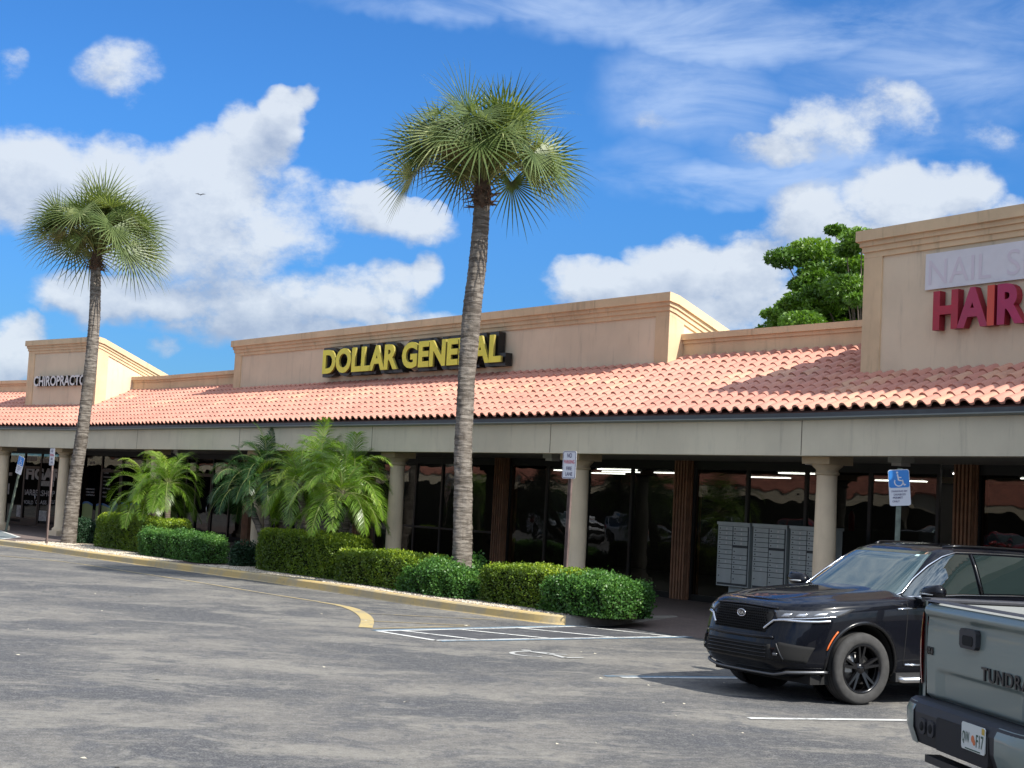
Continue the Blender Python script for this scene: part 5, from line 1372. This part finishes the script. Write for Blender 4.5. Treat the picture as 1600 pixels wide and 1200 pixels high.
    b = MB(); b.tube(B.line([(-49,.345),(-36,.335),(-28,.30),(0,.295),(28,.30),(36,.335),(49,.345)], .030, n=8), .017, 8); b.build('lip', mat('dark_silver', (.16,.165,.17), .35, metal=.8), root)
    b = MB(); b.tube(B.line([(-30,.655),(-10,.645),(10,.645),(30,.655)], .006, n=8), .020, 8); b.build('bumper_fold', paint_, body)
    # bonnet shut line
    if emblem:
        c = B.pt(0, .86, .022); e_ = MB(); N_ = 28
        def oval(a_, b2, xo, mi_): 
            vs = [(c.x+xo, a_*math.cos(2*math.pi*i/N_), c.z+b2*math.sin(2*math.pi*i/N_)) for i in range(N_)]; e_.add(vs, [tuple(range(N_))], mi_)
        e_.v += []; oval(.066,.036,0,0); e_.lathe([(.0,0)],3) if False else None
        ring = [(c.x-.0, .066*math.cos(2*math.pi*i/N_), c.z+.036*math.sin(2*math.pi*i/N_)) for i in range(N_)]; e_.tube(ring, .005, 6, 1, closed=True)
        eo = e_.build('emblem', [mat('emblem_dark', (.05,.05,.055), .3), CHR], root)
        vs, fs = text_fit('KIA', .085, .036, 0, .02); t_ = MB(); t_.add([(c.x+.004, -.0425+v[0], c.z-.018+v[1]) for v in vs], [f for f in fs]); t_.build('lettering', CHR, eo)
    # cabin: dark interior floor, dashboard and two seats seen through nothing (tinted): inspection stickers on the windscreen
    q = [G.pt(R(a), z, .009) for a, z in ((33,1.49),(36,1.49),(36,1.51),(33,1.51))]
    b = MB(); b.add(q, [(0,1,2,3)]); b.build('windscreen_sticker', mat('sticker_pale', (.45,.6,.6), .6), root)
    b = MB(); b.box(-2.1,2.0,-.78,.78,.20,.30); b.build('underbody', VOID, root)
    return root
KB = 60.0
kf = Vector((-math.sin(R(KB)),-math.cos(R(KB)),0)); kl = Vector((-kf.y,kf.x,0))   # forward and left
kc = gnd(1345,1102)      # where the near front tyre meets the tarmac (outer edge)
ko = kc-kf*1.4075-kl*.90
kia = empty('suv', ko, math.atan2(kf.y,kf.x), 'glossy black sport utility car with black wheels, parked nose out in front of the arcade', 'car')
suv(kia, PAINT, steer=R(-3))
# ------------------------------------------------------------------ pickup truck (tail towards the camera)
TP = mat('grey_green_paint', (.17,.215,.20), .38, coat=.55, spec=.4); TB = mat('bumper_plastic', (.022,.023,.028), .55, vary=.2, vscale=20); TI = mat('bed_liner', (.03,.03,.032), .8)
th = 82.0; tf = Vector((math.sin(R(th)),math.cos(R(th)),0)); tr_ = Vector((tf.y,-tf.x,0))   # forward, right
q0 = gnd(1440,938,1.40)    # top left corner of the tailgate
ORG_T = q0-Z*1.40+tr_*.80+Vector((.045,0,0))      # ground point under the tailgate centre
trk = empty('pickup_truck', ORG_T, math.atan2(tf.y,tf.x), 'grey green pickup truck seen from behind at the right edge', 'truck')
# local: x forward from the tailgate face, y left, z up
def cbox(mb, x0, x1, y0, y1, z0, z1, r_=.02, mi=0):
    """box with chamfered edges along x"""
    poly = [(y0+r_,z0),(y1-r_,z0),(y1,z0+r_),(y1,z1-r_),(y1-r_,z1),(y0+r_,z1),(y0,z1-r_),(y0,z0+r_)]
    mb.prism([(x0,y,z) for y, z in poly], (x1-x0,0,0), mi)
def grid(f, nu, nv): 
    V = [f(i/nu, j/nv) for j in range(nv+1) for i in range(nu+1)]; F_ = [(j*(nu+1)+i, j*(nu+1)+i+1, (j+1)*(nu+1)+i+1, (j+1)*(nu+1)+i) for j in range(nv) for i in range(nu)]; return V, F_
TW, Z0, Z1 = .80, .775, 1.385
# tailgate: pressed outer skin with a lower recess and a spoiler lip
def tgx(y, z):
    v = (z-Z0)/(Z1-Z0); x = -.012*math.sin(math.pi*min(1,v*1.05))-.010*(1-(y/TW)**4)
    if v > .86: x -= .035*math.sin((v-.86)/.14*math.pi)*1.0
    yy = abs(y); 
    rec = max(0, min(1, (.62-yy)/.10))*max(0, min(1, (.34-v)/.035))*max(0,min(1,(v+.1)/.02)); x += .022*rec
    if v < .05: x += (.05-v)*.6
    ed = max(0, (yy-TW+.03)/.03); x += .03*ed*ed
    return x
V, F_ = grid(lambda u, v: (tgx(TW-.006-2*(TW-.006)*u, Z0+(Z1-Z0)*v), TW-.006-2*(TW-.006)*u, Z0+(Z1-Z0)*v), 120, 60)
b = MB(); b.add(V, F_, 0, True); b.box(.03,.08,-TW+.01,TW-.01,Z0+.01,Z1-.012); tg = b.build('tailgate', TP, trk)
b = MB(); V, F_ = grid(lambda u, v: (-.02+.11*v, TW-.004-2*(TW-.004)*u, Z1+.004+.022*math.sin(math.pi*(.15+.7*v))), 20, 6); b.add(V, F_, 0, True); b.build('tailgate_cap', TB, tg)
# handle
yh = TW-.70; b = MB(); cbox(b, -.052, -.02, yh-.125, yh+.105, 1.155, 1.275, .02); ho = b.build('handle', TB, tg)
b = MB(); cbox(b, -.056, -.0505, yh-.085, yh+.055, 1.175, 1.235, .012); b.build('finger_recess', VOID, ho)
b = MB(); vs, fs = text_fit('TUNDRA', .60, .082, .010, .012, 1.15); y0 = TW-.87; b.add([(tgx(y0-v[0], .985+v[1])-.001-v[2], y0-v[0], .985+v[1]) for v in vs], fs); b.build('lettering', mat('badge_black', (.015,.015,.018), .35), tg)
b = MB(); vs, fs = text_fit('4X4', .12, .05, .008, .02); y0 = TW-.03; b.add([(tgx(y0-v[0], 1.06+v[1])-.001-v[2], y0-v[0], 1.06+v[1]) for v in vs], fs); b.build('badge', MATS['badge_black'], tg)
# bed: side panels with wheel arches, inner walls, floor, rails
def side_pt(sg, x, v):   # outer bed side section
    z = .60+(1.40-.60)*v; y = .965+.025*math.sin(math.pi*min(1,v*1.1))-.05*max(0,v-.85)/.15*.6; 
    if x < .12: y -= (.12-x)**2*6
    return (x, sg*y, z)
for sg in (1,-1):
    b = MB(); nu, nv = 60, 22
    V = []; F_ = []
    for j in range(nv+1):
        for i in range(nu+1): V.append(side_pt(sg, .0+2.0*i/nu, j/nv))
    for j in range(nv):
        for i in range(nu):
            xm, zm = 2.0*(i+.5)/nu, .60+.80*(j+.5)/nv
            if (xm-1.12)**2+(zm-.42)**2 < .47**2: continue
            k = j*(nu+1)+i; F_.append((k,k+1,k+nu+2,k+nu+1) if sg < 0 else (k,k+nu+1,k+nu+2,k+1))
    b.add(V, F_, 0, True); sp = b.build('bed_side', TP, trk)
    b = MB(); b.box(.02,2.0,sg*.80,sg*.805,.80,1.385); b.build('bed_wall', mat('bed_grey', (.28,.29,.28), .5), sp)
    b = MB(); cbox(b, .02, 2.0, min(sg*.80,sg*.955), max(sg*.80,sg*.955), 1.386, 1.415, .008); b.build('bed_rail', TB, sp)
    b = MB(); b.tube([(1.12+.475*math.cos(R(a)), sg*.985, .42+.475*math.sin(R(a))) for a in range(20,162,6)], .022, 8); b.build('arch_trim', TB, sp)
    # corner post filling between tailgate and side
    b = MB(); V, F_ = grid(lambda u, v: (.0+.05*u**2, sg*(.803+.15*u), .70+.70*v), 8, 12); b.add(V, F_, 0, True); b.build('corner_post', TP, sp)
    # tail lamp wraps the corner
    b = MB(); V, F_ = grid(lambda u, v: (-.022*math.sin(math.pi*(.12+.76*v))+.16*u*u-.006, sg*(.828+.155*u-.03*u*u), .86+.46*v), 10, 14); b.add(V, F_, 0, True)
    tl = b.build('tail_light', mat('tail_red', (.30,.01,.015), .15, coat=1), trk)
b = MB(); b.box(.05,2.0,-.80,.80,.79,.80); b.box(1.98,2.0,-.80,.80,.80,1.385); b.build('bed_floor', TI, trk)
# rear bumper: painted ends, dark middle with step, plate recess and hitch
bump = MB(); SEC = [(.20,.70),(.04,.735),(-.09,.735),(-.125,.715),(-.14,.66),(-.135,.56),(-.10,.46),(.0,.44)]
def bsec(y, k_=1.0): 
    e_ = max(0, (abs(y)-.64)/.20); back = .04*e_*e_; return [(x*1.0+back*(1 if x < 0 else 0), z) for x, z in SEC]
def bshell(ya, yb, n=14, inset=0.0, drop=0.0):
    V = []; F_ = []
    for i in range(n+1):
        y = ya+(yb-ya)*i/n; s_ = bsec(y)
        for x, z in s_: V.append((x+inset, y, z-drop))
    m_ = len(SEC)
    for i in range(n):
        for j in range(m_-1): k = i*m_+j; F_.append((k,k+m_,k+m_+1,k+1))
    F_.append(tuple(range(m_))); F_.append(tuple(n*m_+j for j in range(m_))[::-1]); return V, F_
b = MB(); V, F_ = bshell(.835,-.835,40); b.add(V, F_, 0, False); bp = b.build('bumper', TB, trk); bp.location.z = .045
for ya, yb in ((.84,.64),(-.50,-.84)):
    b = MB(); n = 16; V = []; F_ = []
    cs = [(-.118,.722),(-.147,.665),(-.146,.56),(-.106,.455)]
    for i in range(n+1):
        y = ya+(yb-ya)*i/n; e_ = max(0,(abs(y)-.64)/.20); back = .04*e_*e_
        for x, z in cs: V.append((x+back, y, z-(.03 if False else 0)))
    for i in range(n):
        for j in range(3): k = i*4+j; F_.append((k,k+4,k+5,k+1))
    b.add(V, F_, 0, True)
    if ya == .84:
        q = [(-.118+.04,.84,.722),(-.147+.04,.84,.665),(-.146+.04,.84,.56),(-.106+.04,.84,.455),(.08,.84,.47),(.08,.84,.72)]; b.add(q, [tuple(range(6))])
    b.build('bumper_panel', TP, bp)
b = MB(); cbox(b, -.1425, -.08, -.42, .30, .47, .67, .02, 0); b.build('plate_recess', mat('recess_black', (.010,.010,.012), .7), bp)
for y in (.50,.37):
    b = MB(); cbox(b, -.150, -.139, y-.045, y+.045, .535, .63, .015); b.lathe([(0,-.0)],3) if False else None; b.build('step_socket', TB, bp)
    b = MB(); b.lathe([(0,-.157),(.022,-.157),(.03,-.150)], 14, (0,y,.583), 'x'); b.build('sensor', VOID, bp)
b = MB(); b.box(.06,.10,-.80,.80,.60,.80); b.build('valance', SAT, bp)
# number plate
yp = -.24; b = MB(); cbox(b, -.152, -.146, yp-.155, yp+.155, .50, .655, .012); pl = b.build('licence_plate', mat('plate_white', (.62,.66,.64), .45), bp); pl.location.z = .045
b = MB(); vs, fs = text_fit('QVW', .095, .075, 0, .01); b.add([(-.1545, yp+.14-v[0], .53+v[1]) for v in vs], fs); b.build('characters', mat('plate_green', (.03,.09,.06), .5), pl); b = MB(); vs, fs = text_fit('F17', .095, .075, 0, .01); b.add([(-.1545, yp-.045-v[0], .53+v[1]) for v in vs], fs); b.build('characters', mat('plate_green', (.03,.09,.06), .5), pl)
b = MB(); b.lathe([(0,-.1535),(.022,-.1535)], 14, (0,yp+.0,.572), 'x'); b.lathe([(0,-.1536),(.018,-.1536)], 14, (0,yp-.018,.555), 'x'); b.build('orange_emblem', mat('plate_orange', (.60,.17,.06), .5), pl)
b = MB(); b.box(-.1535,-.1522,yp-.15,yp-.115,.615,.65); b.build('sticker', mat('plate_yellow', (.5,.35,.05), .5), pl)
b = MB(); b.box(-.1538,-.1522,yp-.10,yp+.10,.505,.512); b.build('frame_text', MATS['plate_green'], pl)
b = MB(); b.box(-.17,.30,yp-.06,yp+.06,.30,.42); b.box(-.20,-.17,yp-.085,yp+.085,.285,.435); b.box(-.10,.0,-.55,.55,.40,.445); b.build('hitch', SAT, trk)
b = MB(); b.box(.1,5.3,-.55,-.42,.45,.60); b.box(.1,5.3,.42,.55,.45,.60); b.tube([(1.12,-.8,.42),(1.12,.8,.42)], .06, 10); b.build('chassis', SAT, trk)
for x in (1.12,4.85):
    for sg in (1,-1): wheel(trk, x, sg*.84, .42, sg, SAT, 6, .27, .25)
# cab and bonnet, ahead of the bed
lv = [(.50,.90,5.55,2.06),(.60,.97,5.66,2.04),(.90,.99,5.68,2.03),(1.15,.98,5.62,2.03),(1.27,.95,5.55,2.04),(1.31,.91,5.45,2.06)]
C_ = Shell(lv, 7.0, 3.8, lambda x, z: 0, lambda x, yy: .05*(1-abs(yy)**2.5)); V, F_ = C_.mesh(240,12,3); b = MB(); b.add(V, F_, 0, True); cb = b.build('cab_body', TP, trk); recalc(cb)
cut_arches(cb, [(4.85,.44)], .50)
gv = [(1.29,.90,4.35,2.10),(1.45,.86,4.10,2.16),(1.65,.79,3.75,2.22),(1.82,.72,3.45,2.28),(1.90,.62,3.3,2.36)]
G_ = Shell(gv, 7.0, 3.1, lambda x, z: 0, lambda x, yy: .03*(1-abs(yy)**2.5)); V, F_ = G_.mesh(120,12,2); b = MB(); b.add(V, F_, 0, True); go = b.build('cab_roof', TP, trk); recalc(go)
for nm, c4, md in (('windscreen',[(-42,1.34),(42,1.34),(40,1.80),(-40,1.80)],'phi'),('rear_window',[(142,1.40),(218,1.40),(214,1.78),(146,1.78)],'phi')):
    V, F_ = G_.patch(c4, .006, 20, 8, 1, md); b = MB(); b.add(V, F_, 0, True); b.build(nm, CGL, trk)
for sg in (1,-1):
    for a, c in ((3.95,3.15),(3.05,2.35)):
        V, F_ = G_.patch([(a,1.34),(c,1.34),(c,1.78),(a-(.30 if a > 3.5 else 0),1.78)], .006, 12, 6, sg, 'x'); b = MB(); b.add(V, F_, 0, True); b.build('side_window', CGL, trk)

# ------------------------------------------------------------------ the far side of the lot (behind the camera, seen mirrored in the shop glass)
opp = empty('shop_row', P(1,-10,52,0), 0, 'cream shop row with red tile roof mirrored in the shop windows', 'building')
TO = 50
b = MB(); stbox(b, 1, -75, 45, TO+4, TO+12, 0, 4.4); attach(b.build('wall', PANEL), opp)
b = MB(); stbox(b, 1, -75, 45, TO-.0, TO+.3, 2.9, 3.5); attach(b.build('canopy_beam', mat('cream_stucco', (.60,.52,.38), .85)), opp)
b = MB(); b.hexa([P(1,-75,TO-.1,3.5),P(1,45,TO-.1,3.5),P(1,45,TO+4.2,5.2),P(1,-75,TO+4.2,5.2),P(1,-75,TO-.1,3.6),P(1,45,TO-.1,3.6),P(1,45,TO+4.2,5.3),P(1,-75,TO+4.2,5.3)]); attach(b.build('roof', mat('red_roof', (.40,.15,.10), .8, vary=.3, vscale=3)), opp)
b = MB(); stbox(b, 1, -75, 45, TO+4, TO+5, 4.4, 6.1); attach(b.build('parapet', mat('cream_stucco2', (.58,.50,.37), .85)), opp)
b = MB(); stbox(b, 1, -75, 45, TO+3.9, TO+3.95, .3, 2.9); attach(b.build('shop_glass', DARK), opp)
for i in range(18):
    s = -70+i*6.2; b = MB(); b.lathe([(.2,0),(.2,2.9)], 12, tuple(P(1,s,TO+.5,0))); attach(b.build('column', COLM), opp)
SEG[5] = (Vector((-62,8,0)), Vector((0,1,0)), Vector((1,0,0)))
wing = empty('added_wing', P(5,20,0,0), 0, 'unseen side wing added to darken the reflections in the left shop windows', 'building')  # unseen wing, added so the left glass mirrors a dark wall, not sky
b = MB(); stbox(b, 5, -10, 130, -8, -4, 0, 4.4); attach(b.build('wall', DARK), wing)
b = MB(); stbox(b, 5, -10, 130, -.3, 0, 2.9, 3.5); attach(b.build('canopy_beam', MATS['cream_stucco']), wing)
b = MB(); b.hexa([P(5,-10,.1,3.5),P(5,130,.1,3.5),P(5,130,-4.2,5.2),P(5,-10,-4.2,5.2),P(5,-10,.1,3.6),P(5,130,.1,3.6),P(5,130,-4.2,5.3),P(5,-10,-4.2,5.3)]); attach(b.build('roof', MATS['red_roof']), wing)
b = MB(); stbox(b, 5, -10, 130, -5, -4, 4.4, 6.2); attach(b.build('parapet', MATS['cream_stucco2']), wing)
def dup(root, loc, rz, label, group, paint_=None):
    r = root.copy(); COL.objects.link(r); r.location = loc; r.rotation_euler = (0,0,rz); r['label'] = label; r['group'] = group
    def rec(o, par):
        for ch in list(o.children):
            c = ch.copy(); COL.objects.link(c); c.parent = par
            if paint_ and c.type == 'MESH' and c.material_slots and c.material_slots[0].material == PAINT:
                c.material_slots[0].link = 'OBJECT'; c.material_slots[0].material = paint_
            rec(ch, c)
    rec(root, r); return r
PWH = mat('white_paint', (.70,.71,.72), .25, coat=1); PSV = mat('silver_paint', (.45,.46,.47), .3, metal=.6, coat=1); PRD = mat('red_paint', (.30,.01,.015), .25, coat=1)
bpy.context.view_layer.update()
for i, (s, pm, nm) in enumerate(((-46,PWH,'white'),(-40.2,PSV,'silver'),(-34.5,PWH,'white'),(-28.5,PRD,'red'),(-23,PSV,'silver'),(-17,PWH,'white'),(-8,PSV,'silver'))):
    dup(kia, P(1,s,24.5+(i % 3)*.4,0), math.atan2(E1.y,E1.x)+(.05*(-1)**i), nm+' car parked across the lot, mirrored in the shop glass', 'cars parked across the lot', pm)
